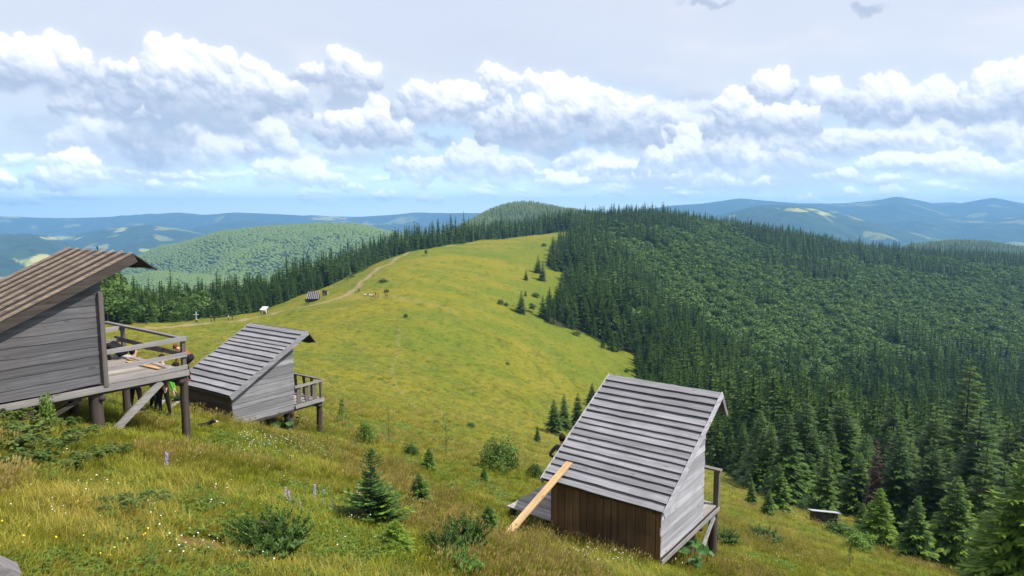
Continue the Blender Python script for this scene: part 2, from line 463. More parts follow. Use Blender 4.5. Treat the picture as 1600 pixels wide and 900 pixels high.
CTRL = {   # frame column: (distance, row) of the ground
 -1400: [(70, 430), (110, 430), (200, 455), (400, 520), (800, 640)],
 -400: [(60, 470), (110, 480), (170, 490), (260, 530), (500, 600), (1100, 680)],
 0: [(60, 540), (110, 518), (165, 507), (260, 535), (500, 600), (1100, 690)],
 185: [(70, 545), (120, 517), (170, 505), (250, 528), (500, 600), (1100, 690)],
 307: [(70, 565), (120, 528), (190, 505), (215, 498), (260, 503), (500, 600), (1100, 690)],
 412: [(100, 562), (160, 522), (230, 491), (270, 482), (330, 498), (600, 600), (1100, 690)],
 490: [(80, 600), (120, 562), (170, 516), (235, 472), (300, 451), (360, 458), (600, 560), (1100, 690)],
 585: [(90, 612), (130, 567), (180, 506), (225, 465), (300, 425), (400, 404), (460, 405), (700, 480), (1100, 640)],
 660: [(80, 640), (110, 606), (150, 553), (200, 493), (280, 432), (400, 392), (480, 383), (560, 388), (800, 460), (1100, 560)],
 750: [(110, 630), (150, 582), (200, 523), (300, 443), (420, 396), (540, 374), (640, 373), (900, 420), (1200, 520)],
 800: [(80, 675), (110, 646), (150, 597), (210, 532), (300, 457), (420, 401), (540, 372), (620, 364), (700, 363), (900, 400), (1200, 500)],
 880: [(100, 690), (140, 652), (190, 592), (260, 512), (350, 446), (450, 401), (600, 368), (700, 353), (800, 351), (1000, 380), (1300, 460)],
 985: [(120, 702), (170, 642), (230, 581), (300, 521), (400, 461), (550, 396), (700, 351), (760, 344), (900, 351), (1100, 385), (1300, 430)],
 1040: [(120, 722), (180, 662), (250, 591), (350, 511), (500, 431), (650, 371), (750, 346), (800, 343), (1000, 372), (1300, 430)],
 1200: [(90, 760), (140, 740), (200, 690), (280, 611), (400, 521), (550, 451), (700, 397), (820, 370), (900, 374), (1100, 402), (1300, 440)],
 1400: [(90, 802), (140, 776), (200, 725), (280, 641), (400, 546), (550, 476), (700, 431), (850, 407), (900, 406), (1100, 432), (1300, 460)],
 1600: [(90, 842), (140, 802), (200, 752), (280, 662), (400, 566), (550, 491), (700, 441), (850, 414), (900, 413), (1100, 440), (1300, 470)],
 2000: [(90, 920), (140, 860), (200, 790), (280, 690), (400, 590), (550, 510), (700, 460), (850, 430), (900, 432), (1100, 460), (1300, 490)],
 2800: [(90, 1050), (140, 950), (200, 860), (280, 740), (400, 630), (550, 540), (700, 480), (850, 450), (1100, 480)],
}
NY, NA, AMAX, Y0, Y1 = 900, 860, 1.35, .8, 1700.0
YL = np.geomspace(Y0, Y1, NY); LY = np.log(YL); AL = np.linspace(-AMAX, AMAX, NA)
def _terrain():
    us = sorted(CTRL); A = np.zeros((NY, len(us))); E = np.zeros((NY, len(us)))
    for i, u in enumerate(us):
        pts = []
        yf = CTRL[u][0][0]
        for y in (.8, 1.2, 1.7, 2.4, 3.2, 4.2, 5.5, 7, 9, 11.5, 15, 19, 24, 30, 36, 42, 50, 60):
            if y > yf*.72: break
            e = 0.0
            for _ in range(4):
                a = side_at(u, e); e = float(near_plane(a*y, y))/y
            pts.append((y, e))
        for y, v in CTRL[u]: pts.append((y, float(slope_at(v))))
        pts.append((Y1, -330/Y1))
        p = np.array(pts)
        E[:, i] = np.interp(LY, np.log(p[:, 0]), p[:, 1]); A[:, i] = side_at(u, E[:, i])
    # smooth along the distance where the spline takes over, keep the near plane exact
    k = np.exp(-np.linspace(-2, 2, 41)**2); k /= k.sum()
    def sm(M): return np.stack([np.convolve(np.pad(M[:, i], 20, mode='edge'), k, 'valid') for i in range(M.shape[1])], 1)
    wgt = sstep(24, 40, YL)[:, None]
    Es = sm(E); E = E*(1-wgt)+Es*wgt
    G = np.stack([np.interp(AL, A[r], E[r]) for r in range(NY)])
    k2 = np.exp(-np.linspace(-2, 2, 61)**2); k2 /= k2.sum()
    G2 = np.stack([np.convolve(np.pad(G[r], 30, mode='edge'), k2, 'valid') for r in range(NY)])
    G = G*(1-wgt)+G2*wgt
    X = AL[None, :]*YL[:, None]; Y = np.repeat(YL[:, None], NA, 1)
    Z = G*Y
    Z = np.where(Y < 30, near_plane(X, Y)*(1-sstep(24, 30, Y))+Z*sstep(24, 30, Y), Z)
    Z = np.where(Y < 24, near_plane(X, Y), Z)
    amp = sstep(3, 8, Y)
    Z += amp*(.16*fbm(X/2.6, Y/2.6, 3, 3)+.10*fbm(X/.8, Y/.8, 2, 5))*(1-sstep(60, 200, Y)*.6)
    Z += sstep(40, 110, Y)*(1.3*fbm(X/26, Y/26, 4, 8)+.7*fbm((X*.4+Y)/7, (X-.4*Y)/34, 4, 21)+.35*fbm(X/5, Y/5, 3, 23))
    Z += sstep(350, 700, Y)*5*fbm(X/120, Y/120, 3, 12)
    return X, Y, Z
TX, TY, TZ = _terrain()
for (hx, hy, dz, rr) in ((2.0, 15.6, .16, 2.6), (.3, 16.6, .14, 1.8), (-10.4, 22.6, .18, 2.6)):   # trodden hollows round the hut fronts
    TZ -= dz*np.exp(-((TX-hx)**2+(TY-hy)**2)/rr**2)
def hgt(x, y):
    x = np.asarray(x, float); y = np.maximum(np.asarray(y, float), Y0)
    a = np.clip((x/y+AMAX)/(2*AMAX)*(NA-1), 0, NA-1.001); b = np.clip((np.log(y)-LY[0])/(LY[-1]-LY[0])*(NY-1), 0, NY-1.001)
    i = a.astype(int); j = b.astype(int); fa = a-i; fb = b-j
    return (TZ[j, i]*(1-fa)+TZ[j, i+1]*fa)*(1-fb)+(TZ[j+1, i]*(1-fa)+TZ[j+1, i+1]*fa)*fb
YM = np.geomspace(2.5, 1400, 3000)
def ground(u, v, far=False):
    """point of the terrain seen at a place of the frame (the crest if the ray passes over it)"""
    e = float(slope_at(v)); a = float(side_at(u, e))
    g = hgt(a*YM, YM)/YM-e
    hit = np.nonzero(g >= 0)[0]
    hit = hit[YM[hit] > 4]
    y = YM[hit[0]] if len(hit) else YM[40+int(np.argmax(g[40:]))]
    return Vector((a*y, y, float(hgt(a*y, y))))
def ray(u, v):
    e = float(slope_at(v)); return Vector((float(side_at(u, e)), 1.0, e))
def project(P):
    P = np.asarray(P, float)
    d = P[..., 1]*CP-P[..., 2]*SP; up = P[..., 1]*SP+P[..., 2]*CP
    return 800+F*P[..., 0]/d, 450-F*up/d, d
def inside(poly, x, y):
    x = np.asarray(x, float); y = np.asarray(y, float)
    r = np.zeros(x.shape, bool); n = len(poly)
    for i in range(n):
        x0, y0 = poly[i]; x1, y1 = poly[(i+1) % n]
        if y0 == y1: continue
        c = ((y0 > y) != (y1 > y)) & (x < (x1-x0)*(y-y0)/(y1-y0)+x0)
        r ^= c
    return r
def polydist(pts, x, y):
    d = np.full(np.shape(x), 1e9)
    for (x0, y0), (x1, y1) in zip(pts[:-1], pts[1:]):
        dx, dy = x1-x0, y1-y0
        t = np.clip(((x-x0)*dx+(y-y0)*dy)/max(dx*dx+dy*dy, 1e-9), 0, 1)
        d = np.minimum(d, np.hypot(x-x0-t*dx, y-y0-t*dy))
    return d
gp = lambda pts: [tuple(ground(u, v)[:2]) for u, v in pts]
LEFT_EDGE = gp([(-300, 497), (0, 509), (120, 508), (185, 507), (250, 504), (300, 500), (365, 490), (430, 477), (500, 449), (540, 434), (575, 418), (610, 400), (650, 386), (690, 381), (750, 374), (820, 367), (870, 363), (893, 363)])
RIGHT_EDGE = gp([(897, 366), (884, 374), (868, 384), (858, 400), (856, 418), (866, 424), (884, 428), (878, 450), (868, 470), (846, 496), (852, 505), (880, 512), (912, 521), (938, 534), (962, 549), (990, 552), (994, 588), (1000, 640), (1070, 700), (1130, 740), (1215, 790), (1290, 794), (1345, 815), (1400, 836), (1470, 868), (1560, 905), (1640, 960), (1800, 1060)])
FOREST = LEFT_EDGE+RIGHT_EDGE+[(400, 60), (2400, 400), (2600, 1700), (-2600, 1700), (-2300, 300)]
PATH = gp([(60, 516), (180, 514), (260, 511), (310, 506), (390, 497), (440, 486), (500, 475), (538, 463), (558, 450), (575, 434), (592, 418), (620, 403), (640, 393), (662, 387), (700, 384), (740, 380)])
TRAIL = gp([(624, 505), (622, 545), (612, 575), (618, 605), (640, 625), (655, 642)])
TRAIL2 = gp([(545, 464), (590, 462), (640, 468), (690, 480)])

def ground_material():
    t = NT('meadow_ground'); p = t.pos(); 
    fine = t.noise(p, 3.2, 6, .7)
    mid = t.noise(p, .45, 5, .62)
    big = t.noise(p, .035, 4, .6)
    st = t.noise(t.pos((.9, .22, .5)), .35, 5, .65)
    rot = t.n('ShaderNodeMapping'); rot.inputs['Rotation'].default_value = (0, 0, .42); rot.inputs['Scale'].default_value = (.045, .42, .3)
    t.l(t.n('ShaderNodeNewGeometry').outputs['Position'], rot.inputs[0])
    strk = t.noise(rot.outputs[0], 1.0, 6, .68, .8)
    lush, yel, straw, red = (.106, .142, .011), (.182, .170, .014), (.225, .175, .044), (.16, .095, .042)
    col = t.mix(t.step(big, .36, .62), lush, yel)
    col = t.mix(t.math('MULTIPLY', t.step(mid, .42, .7), .55), col, yel)
    col = t.mix(t.math('MULTIPLY', t.step(st, .52, .72), .5), col, straw)
    col = t.mix(t.math('MULTIPLY', t.step(st, .32, .47, 1, 0), .6), col, (.055, .085, .010))
    col = t.mix(t.math('MULTIPLY', t.step(fine, .52, .75), .55), col, straw)
    col = t.mix(t.math('MULTIPLY', t.step(t.noise(p, 1.1, 5, .7), .30, .47, 1, 0), .6), col, (.055, .075, .010))
    col = t.mix(t.math('MULTIPLY', t.step(strk, .54, .70), .5), col, (.215, .165, .040))
    col = t.mix(t.math('MULTIPLY', t.step(strk, .30, .45, 1, 0), .6), col, (.060, .082, .011))
    spk = t.step(t.noise(p, .75, 3, .8), .63, .70)
    col = t.mix(t.math('MULTIPLY', spk, .55), col, (.038, .055, .010))
    col = t.mix(t.math('MULTIPLY', t.attr('lush'), .6), col, (.090, .135, .014))
    col = t.mix(t.math('MULTIPLY', t.attr('dry'), t.step(mid, .3, .6)), col, t.mix(t.step(fine, .4, .6), red, straw))
    soil = t.mix(t.step(fine, .35, .65), (.33, .255, .155), (.24, .18, .095))
    col = t.mix(t.math('MULTIPLY', t.attr('path'), t.step(mid, .25, .55, .35, .85)), col, soil)
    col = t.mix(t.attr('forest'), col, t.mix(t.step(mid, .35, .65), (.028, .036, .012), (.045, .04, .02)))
    h = t.math('ADD', t.math('MULTIPLY', fine, .5), t.math('MULTIPLY', mid, 1.2))
    return t.bsdf(col, .95, .1, h, .5, .9)

def grid_object(name, X, Y, Z, mat, attrs=None, kind='structure'):
    ny, na = X.shape
    me = bpy.data.meshes.new(name)
    V = np.stack([X, Y, Z], -1).reshape(-1, 3).astype(np.float32)
    idx = np.arange(ny*na, dtype=np.int32).reshape(ny, na)
    Q = np.stack([idx[:-1, :-1], idx[:-1, 1:], idx[1:, 1:], idx[1:, :-1]], -1).reshape(-1)
    nf = len(Q)//4
    me.vertices.add(len(V)); me.vertices.foreach_set('co', V.ravel())
    me.loops.add(len(Q)); me.loops.foreach_set('vertex_index', Q)
    me.polygons.add(nf); me.polygons.foreach_set('loop_start', np.arange(nf, dtype=np.int32)*4)
    me.polygons.foreach_set('use_smooth', np.ones(nf, bool))
    for k, a in (attrs or {}).items():
        at = me.attributes.new(k, 'FLOAT', 'POINT'); at.data.foreach_set('value', a.reshape(-1).astype(np.float32))
    me.materials.append(mat)
    me.update(calc_edges=True); me.validate()
    return tag(link(name, me), kind=kind)

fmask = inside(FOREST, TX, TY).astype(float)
wob = 1+.5*fbm(TX/9, TY/9, 3, 77)
pmask = 1-sstep(.5, 2.4, polydist(PATH, TX, TY)*wob)
pmask = np.maximum(pmask, .30*(1-sstep(.1, .6, polydist(TRAIL, TX, TY)*wob)))
pmask = np.maximum(pmask, .22*(1-sstep(1, 7, polydist(TRAIL2, TX, TY)*wob)))
DRYP = gp([(150, 600), (300, 640), (480, 652), (560, 672), (650, 690), (720, 703), (800, 705), (870, 735)])
dry = (1-sstep(.5, 4.5, polydist(DRYP, TX, TY)*(1+.8*fbm(TX/3, TY/3, 3, 31))))*.85
ug, vg, _ = project(np.stack([TX, TY, TZ], -1))
BARE = gp([(300, 852), (345, 858)]); BARE2 = gp([(786, 838), (812, 830)])
dry = np.maximum(dry, 1-sstep(.15, .6, polydist(BARE, TX, TY)*wob)); dry = np.maximum(dry, .9*(1-sstep(.2, .8, polydist(BARE2, TX, TY)*wob)))
edge = 1-sstep(2, 26, polydist(RIGHT_EDGE[:17], TX, TY)*(1+.6*fbm(TX/20, TY/20, 3, 41)))
lush = np.maximum(edge, sstep(.0, .35, fbm(TX/45, TY/60, 3, 55))*sstep(70, 120, TY)*.8)
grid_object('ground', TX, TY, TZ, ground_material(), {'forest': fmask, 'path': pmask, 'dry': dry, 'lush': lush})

# ---- far hills and mountains: one sheet from behind the ridge to the horizon
RIDGES = [  # (distance, front reach, back reach, [(column, row) of the crest], trees 0/1)
 (2500, 900, 1500, [(-500, 560), (-100, 520), (60, 470), (150, 432), (225, 400), (260, 387), (300, 377), (350, 363), (420, 355), (490, 351), (550, 351), (578, 356), (650, 374), (720, 392), (800, 420), (1000, 470), (2400, 560)]),
 (1750, 550, 800, [(-600, 600), (0, 560), (60, 520), (120, 470), (180, 440), (240, 428), (330, 436), (450, 460), (600, 500), (2400, 600)]),
 (1900, 700, 900, [(-600, 560), (600, 420), (700, 368), (735, 349), (762, 334), (790, 323), (812, 320), (842, 323), (880, 330), (930, 337), (1000, 352), (1100, 380), (1250, 410), (2400, 520)]),
 (1900, 500, 900, [(-600, 560), (1200, 470), (1330, 420), (1390, 398), (1430, 386), (1500, 380), (1550, 383), (1595, 392), (1700, 410), (2400, 480)]),
 (5200, 1600, 2000, [(-900, 420), (-200, 372), (0, 369), (45, 369), (75, 376), (105, 392), (130, 405), (170, 420), (300, 450), (2400, 520)]),
 (8500, 2400, 2500, [(-900, 395), (0, 398), (70, 382), (140, 362), (180, 357), (235, 351), (290, 359), (330, 369), (420, 385), (600, 400), (2400, 480)]),
 (11500, 2600, 3000, [(-900, 372), (100, 372), (230, 362), (290, 357), (330, 350), (370, 345), (400, 346), (470, 352), (560, 352), (650, 350), (800, 356), (2400, 420)]),
 (15500, 3000, 4000, [(-900, 345), (-200, 341), (0, 338), (50, 340), (110, 341), (170, 339), (215, 336), (280, 332), (320, 336), (365, 332), (420, 334), (480, 337), (560, 339), (610, 336), (650, 332), (700, 333), (755, 333), (900, 336), (1100, 340), (2400, 360)]),
 (13000, 3500, 4000, [(-900, 400), (900, 352), (1040, 322), (1100, 318), (1155, 310), (1200, 314), (1250, 318), (1320, 318), (1370, 313), (1402, 307), (1440, 314), (1475, 322), (1510, 316), (1552, 309), (1600, 318), (1700, 330), (2400, 330)]),
 (17500, 3000, 4000, [(-900, 360), (1300, 332), (1420, 323), (1462, 317), (1490, 316), (1530, 322), (1700, 326), (2400, 330)]),
 (7800, 2600, 2500, [(-900, 470), (1020, 366), (1100, 342), (1150, 330), (1185, 321), (1230, 320), (1270, 324), (1330, 338), (1400, 356), (1470, 374), (1600, 392), (2400, 430)]),
 (9800, 2400, 2600, [(-900, 470), (1250, 372), (1380, 352), (1440, 338), (1500, 346), (1560, 340), (1640, 330), (2400, 350)]),
]
HNY, HNA = 620, 900
HYL = np.geomspace(1250, 14500, HNY); HAL = np.linspace(-1.35, 1.35, HNA)
HX = HAL[None, :]*HYL[:, None]; HY = np.repeat(HYL[:, None], HNA, 1)
HZ_ = np.full(HX.shape, -1e9)
warp = fbm(HX/900, HY/900, 4, 61)
HID = np.zeros(HX.shape, int)
for ri, (yc, fr, bk, crest) in enumerate(RIDGES):
    if yc > 2600: yc, fr, bk = 2500+(yc-2500)*.65, fr*.75, bk*.75
    c = np.array(crest, float); e = slope_at(c[:, 1]); a = side_at(c[:, 0], e)
    zc = np.interp(HAL, a, e*yc)[None, :]
    kk = np.exp(-np.linspace(-2, 2, 9)**2); kk /= kk.sum()
    zc = np.convolve(np.pad(zc[0], 4, mode='edge'), kk, 'valid')[None, :]
    yw = yc+warp*fr*.25*0
    d = (HY-yw)
    base = -420.0
    near = np.abs(d)/np.where(d < 0, fr, bk)
    spur = fbm(HX/(fr*.30), HY/(fr*.55), 4, 71+ri)
    prof = 1/(1+(near*1.25)**2.0)*(1-sstep(1.6, 3.2, near))
    z = base+(zc-base)*prof+spur*np.minimum(fr*.11, 160)*sstep(.04, .5, near)*(1-sstep(2, 3, near))
    take = z > HZ_
    HZ_ = np.where(take, z, HZ_); HID = np.where(take, ri, HID)
HZ_ = np.maximum(HZ_, -430+30*fbm(HX/400, HY/400, 3, 91))
HZ_ += 5*fbm(HX/70, HY/70, 3, 93)
def hills_material():
    t = NT('wooded_hills'); p = t.pos()
    n1 = t.noise(p, .0016, 5, .6); n2 = t.noise(p, .009, 5, .65); n3 = t.noise(p, .07, 3, .6)
    col = t.mix(t.step(n2, .35, .68), (.022, .048, .036), (.044, .078, .046))  # woodland base shifted to blue, part of the distance haze is in this colour
    col = t.mix(t.math('MULTIPLY', t.step(n1, .5, .66), .6), col, (.028, .055, .022))
    col = t.mix(t.math('MULTIPLY', t.step(n3, .5, .75), .5), col, (.07, .11, .045))
    col = t.mix(t.attr('field'), col, t.mix(t.step(n2, .4, .6), (.42, .38, .13), (.25, .29, .07)))
    return t.bsdf(col, .95, .05, t.math('ADD', n2, t.math('MULTIPLY', n3, .6)), 16, .8)
hu, hv, _ = project(np.stack([HX, HY, HZ_], -1))
field = sstep(.36, .42, fbm(HX/260, HY/420, 4, 101))*(HY > 2800)*.5
for (fu, fv, ru, rv) in ((48, 408, 36, 9), (186, 358, 14, 4), (235, 391, 16, 3), (515, 341, 28, 3), (1245, 328, 26, 3), (95, 372, 30, 3), (30, 338, 40, 2), (1290, 333, 14, 3)):
    d = ((hu-fu)/ru)**2+((hv-fv)/rv)**2+2.6*fbm(HX/70, HY/150, 4, 5)
    field = np.maximum(field, (1-sstep(.55, 1.0, d))*(HY > 2800))
grid_object('hills', HX, HY, HZ_, hills_material(), {'field': field})
def hill_z(x, y):
    a = np.clip((np.asarray(x)/y+1.35)/2.7*(HNA-1), 0, HNA-1.001); b = np.clip(np.log(np.asarray(y)/1250)/math.log(14500/1250)*(HNY-1), 0, HNY-1.001)
    i = a.astype(int); j = b.astype(int); fa = a-i; fb = b-j
    return (HZ_[j, i]*(1-fa)+HZ_[j, i+1]*fa)*(1-fb)+(HZ_[j+1, i]*(1-fa)+HZ_[j+1, i+1]*fa)*fb

# ------------------------------------------------------------------ scatter: one mesh carries the kinds and the places, nodes set them out
def scatter(name, kinds, mats, P, rz, sc, ki, kind='stuff', tilt=None, smooth=False):
    """kinds: list of (verts, faces, face materials, tip values or None)"""
    V = []; Fc = []; Mi = []; tid = []; hh = []
    for k, (v, f, m, h) in enumerate(kinds):
        b = len(tid)
        V.append(np.asarray(v, np.float32)); Fc += [tuple(i+b for i in q) for q in f]; Mi += list(m)
        tid += [k+1]*len(v); hh += list(h) if h is not None else [0]*len(v)
    nt_ = len(tid); P = np.asarray(P, np.float32)
    V = np.concatenate(V+[P])
    me = bpy.data.meshes.new(name)
    lens = np.array([len(q) for q in Fc], np.int32); flat = np.fromiter((i for q in Fc for i in q), np.int32)
    me.vertices.add(len(V)); me.vertices.foreach_set('co', V.ravel())
    me.loops.add(len(flat)); me.loops.foreach_set('vertex_index', flat)
    me.polygons.add(len(lens)); me.polygons.foreach_set('loop_start', np.concatenate([[0], np.cumsum(lens)[:-1]]).astype(np.int32))
    me.polygons.foreach_set('material_index', np.array(Mi, np.int32))
    for m in mats: me.materials.append(m)
    n = len(P)
    def at(nm, ty, field, t0, arr):
        a = me.attributes.new(nm, ty, 'POINT')
        arr = np.concatenate([t0, np.asarray(arr)]).astype(np.int32 if ty == 'INT' else np.float32)
        a.data.foreach_set(field, arr.ravel())
    at('tid', 'INT', 'value', np.array(tid), -(np.asarray(ki)+1))
    at('h', 'FLOAT', 'value', np.array(hh, float), np.zeros(n))
    rot = np.zeros((n, 3)); rot[:, 2] = rz
    if tilt is not None: rot[:, :2] = tilt
    at('rot', 'FLOAT_VECTOR', 'vector', np.zeros((nt_, 3)), rot)
    sc = np.asarray(sc, float); sc = np.repeat(sc[:, None], 3, 1) if sc.ndim == 1 else sc
    at('scl', 'FLOAT_VECTOR', 'vector', np.ones((nt_, 3)), sc)
    me.update(calc_edges=True)
    o = link(name, me)
    if kind: tag(o, kind=kind)
    ng = bpy.data.node_groups.new(name, 'GeometryNodeTree')
    ng.interface.new_socket('Geometry', in_out='INPUT', socket_type='NodeSocketGeometry')
    ng.interface.new_socket('Geometry', in_out='OUTPUT', socket_type='NodeSocketGeometry')
    N = ng.nodes.new; K = ng.links.new
    gi, go = N('NodeGroupInput'), N('NodeGroupOutput')
    def named(nm, ty):
        q = N('GeometryNodeInputNamedAttribute'); q.data_type = ty; q.inputs[0].default_value = nm; return q.outputs['Attribute']
    t, rt, sl = named('tid', 'INT'), named('rot', 'FLOAT_VECTOR'), named('scl', 'FLOAT_VECTOR')
    e2r = N('FunctionNodeEulerToRotation'); K(rt, e2r.inputs[0])
    def eq(val):
        c = N('FunctionNodeCompare'); c.data_type = 'INT'; c.operation = 'EQUAL'
        K(t, c.inputs[2]); c.inputs[3].default_value = val; return c.outputs[0]
    jn = N('GeometryNodeJoinGeometry')
    for k in range(len(kinds)):
        sp = N('GeometryNodeSeparateGeometry'); sp.domain = 'POINT'
        K(gi.outputs[0], sp.inputs[0]); K(eq(k+1), sp.inputs[1])
        sp2 = N('GeometryNodeSeparateGeometry'); sp2.domain = 'POINT'
        K(gi.outputs[0], sp2.inputs[0]); K(eq(-(k+1)), sp2.inputs[1])
        ip = N('GeometryNodeInstanceOnPoints')
        K(sp2.outputs[0], ip.inputs['Points']); K(sp.outputs[0], ip.inputs['Instance'])
        K(e2r.outputs[0], ip.inputs['Rotation']); K(sl, ip.inputs['Scale'])
        K(ip.outputs[0], jn.inputs[0])
    K(jn.outputs[0], go.inputs[0])
    md = o.modifiers.new('placing', 'NODES'); md.node_group = ng
    return o

# ------------------------------------------------------------------ trees
class TB:
    """tree mesh lists"""
    def __init__(s): s.v = []; s.f = []; s.m = []
    def kite(s, p, d, side, L, w, droop, mi=0, fold=.25):
        b = len(s.v); m = p+d*(L*.45)
        up = Vector((0, 0, 1))
        s.v += [tuple(p), tuple(m+side*w-up*(droop*.4*L+fold*w)), tuple(p+d*L-up*droop*L), tuple(m-side*w-up*(droop*.4*L+fold*w)), tuple(m-up*droop*.25*L)]
        s.f += [(b, b+1, b+4), (b+1, b+2, b+4), (b+2, b+3, b+4), (b+3, b, b+4)]
        s.m += [mi]*4
    def kite2(s, p, d, side, L, w, droop, mi=0):
        b = len(s.v); m = p+d*(L*.45); dz = Vector((0, 0, droop*L))
        s.v += [tuple(p), tuple(m+side*w-dz*.4), tuple(p+d*L-dz), tuple(m-side*w-dz*.4)]
        s.f.append((b, b+1, b+2, b+3)); s.m.append(mi)
    def mesh(s, name, mats):
        me = bpy.data.meshes.new(name); me.from_pydata(s.v, [], s.f)
        for m in mats: me.materials.append(m)
        me.polygons.foreach_set('material_index', s.m); me.update(); return me

def spruce(seed, lod, wide=.17, base=.05, sparse=0.0, open_top=0.0):
    """crown of unit height; lod 0 far, 1 middle, 2 near"""
    rn = random.Random(seed); t = TB()
    nw = (15, 24, 36)[lod]; nb = (7, 9, 8)[lod]
    lopside = rn.uniform(0, 6.28)
    for w in range(nw):
        q = (w+rn.uniform(-.3, .3))/nw; q = min(max(q, 0), .985)
        z = base+(1-base)*q
        if q < .25 and rn.random() < sparse: continue
        L0 = wide*(1-q)**.8*(.82+.3*rn.random())*(1-.35*max(0, .12-q)/.12)+.008
        if open_top and q > .6: L0 *= 1+open_top*.6
        off = rn.uniform(0, 6.28)
        for k in range(nb):
            if rn.random() < .08+sparse*.3: continue
            an = off+6.283*k/nb+rn.uniform(-.3, .3)
            L = L0*rn.uniform(.65, 1.25)*(1+.12*math.cos(an-lopside))
            rise = -.30+.75*q+rn.uniform(-.15, .15)
            d = Vector((math.cos(an), math.sin(an), rise)).normalized()
            sd = Vector((-math.sin(an), math.cos(an), 0))
            p = Vector((0, 0, z))
            if lod == 0:
                t.kite(p, d, sd, L, L*.36+.006, .22, 0, .5)
            elif lod == 1:
                t.kite(p, d, sd, L, L*.17+.004, .2, 0, .6)
                for s_ in (-1, 1):
                    o = p+d*L*rn.uniform(.3, .55)-Vector((0, 0, .05*L)); dd = (d+sd*s_*rn.uniform(.6, 1.1)).normalized()
                    t.kite2(o, dd, d.cross(Vector((0, 0, 1))).normalized()*.5+Vector((0, 0, .6)), L*.42, L*.09, .35, 0)
                o = p+d*L*.5
                t.kite2(o, d, Vector((0, 0, 1)), L*.6, L*.09, .35, 0)
            else:
                nt = max(3, int(9*L/wide+2))
                for i in range(nt):
                    f = (i+.6)/nt
                    o = p+d*L*f-Vector((0, 0, .16*L*f*f))
                    tl = (L*.52*(1-f*.62)+.006)*rn.uniform(.75, 1.2)
                    for s_ in (-1, 1):
                        dd = (d*.75+sd*s_*rn.uniform(.5, .95)+Vector((0, 0, rn.uniform(-.28, .05)))).normalized()
                        t.kite2(o, dd, dd.cross(Vector((rn.uniform(-.5, .5), rn.uniform(-.5, .5), 1))).normalized(), tl, tl*.16+.0016, .12, 1 if f > .72 and rn.random() < .7 else 0)
                        if f < .7: t.kite2(o+dd*tl*.4, (d+dd*.3).normalized(), dd.cross(Vector((0, 0, 1))).normalized(), tl*.6, tl*.12+.0014, .25, 0)
                t.kite2(p+d*L*.8-Vector((0, 0, .1*L)), d, sd, L*.3+.006, L*.04+.002, .05, 1)
    if lod < 2:                              # dense inner twigs round the stem
        for k in range(3):
            a = k*2.1+lopside; sd = Vector((math.cos(a), math.sin(a), 0))
            for (z0, z1, w_) in ((base, .55, wide*.22), (.3, .86, wide*.14), (.7, 1.0, wide*.09)):
                b = len(t.v); t.v += [(0, 0, z0), tuple(sd*w_+Vector((0, 0, z0+(z1-z0)*.22))), (0, 0, z1), tuple(sd*w_*-.1+Vector((0, 0, z0+(z1-z0)*.3)))]; t.f.append((b, b+1, b+2, b+3)); t.m.append(0)
    top = Vector((0, 0, .96))
    for k in range(3):
        a = k*2.1; t.kite2(top-Vector((0, 0, .02)), Vector((math.cos(a)*.12, math.sin(a)*.12, 1)).normalized(), Vector((-math.sin(a), math.cos(a), 0)), .06, .0045 if lod == 2 else .008, 0, 0)
    return t

def lumpy(seed, n_l, n_q, card, low=.28, wide=.36, oblong=1.0):
    """broadleaf crown of unit height out of leaf clumps"""
    rn = random.Random(seed); t = TB(); L = []
    for k in range(n_l):
        a = rn.uniform(0, 6.28); zz = rn.uniform(0, 1)
        prof = math.sin(math.pi*min(1, max(.08, .15+.8*zz)))**.6
        r = wide*prof*rn.uniform(.25, .72)
        L.append((Vector((math.cos(a)*r, math.sin(a)*r*oblong, low+(1-low)*(.1+.78*zz))), rn.uniform(.09, .17)*(1.15-.4*zz)))
    for (c, r) in L:
        for q in range(n_q):
            n = Vector((rn.gauss(0, 1), rn.gauss(0, 1), rn.gauss(.35, 1))).normalized()
            p = c+Vector((n.x, n.y, n.z*.8))*r*rn.uniform(.65, 1.1)
            n2 = (n+Vector((rn.gauss(0, .55), rn.gauss(0, .55), rn.gauss(0, .55)))).normalized()
            a = n2.orthogonal().normalized(); b = n2.cross(a); th = rn.uniform(0, 6.28)
            u = (a*math.cos(th)+b*math.sin(th))*card*rn.uniform(.6, 1.2); w = n2.cross(u).normalized()*card*rn.uniform(.35, .7)
            i = len(t.v)
            t.v += [tuple(p-u), tuple(p+w-u*.1), tuple(p+u), tuple(p-w-u*.1)]
            t.f.append((i, i+1, i+2, i+3)); t.m.append(0)
    return t

def trunk_mesh(name, mat, top=.9, r=.012, limbs=0, seed=0, zl=.3, spread=.22):
    rn = random.Random(seed); m = MB()
    m.tube((0, 0, -.04), (0, 0, top), r, r*.15, 7, rings=5, wob=r*.3, rnd=rn)
    for k in range(limbs):
        a = rn.uniform(0, 6.28); z = rn.uniform(zl, .75)
        m.tube((0, 0, z), (math.cos(a)*spread*(1-z*.5), math.sin(a)*spread*(1-z*.5), z+.16), r*.45*(1-z*.5), r*.1, 5)
    return m.mesh(name, mat, True)

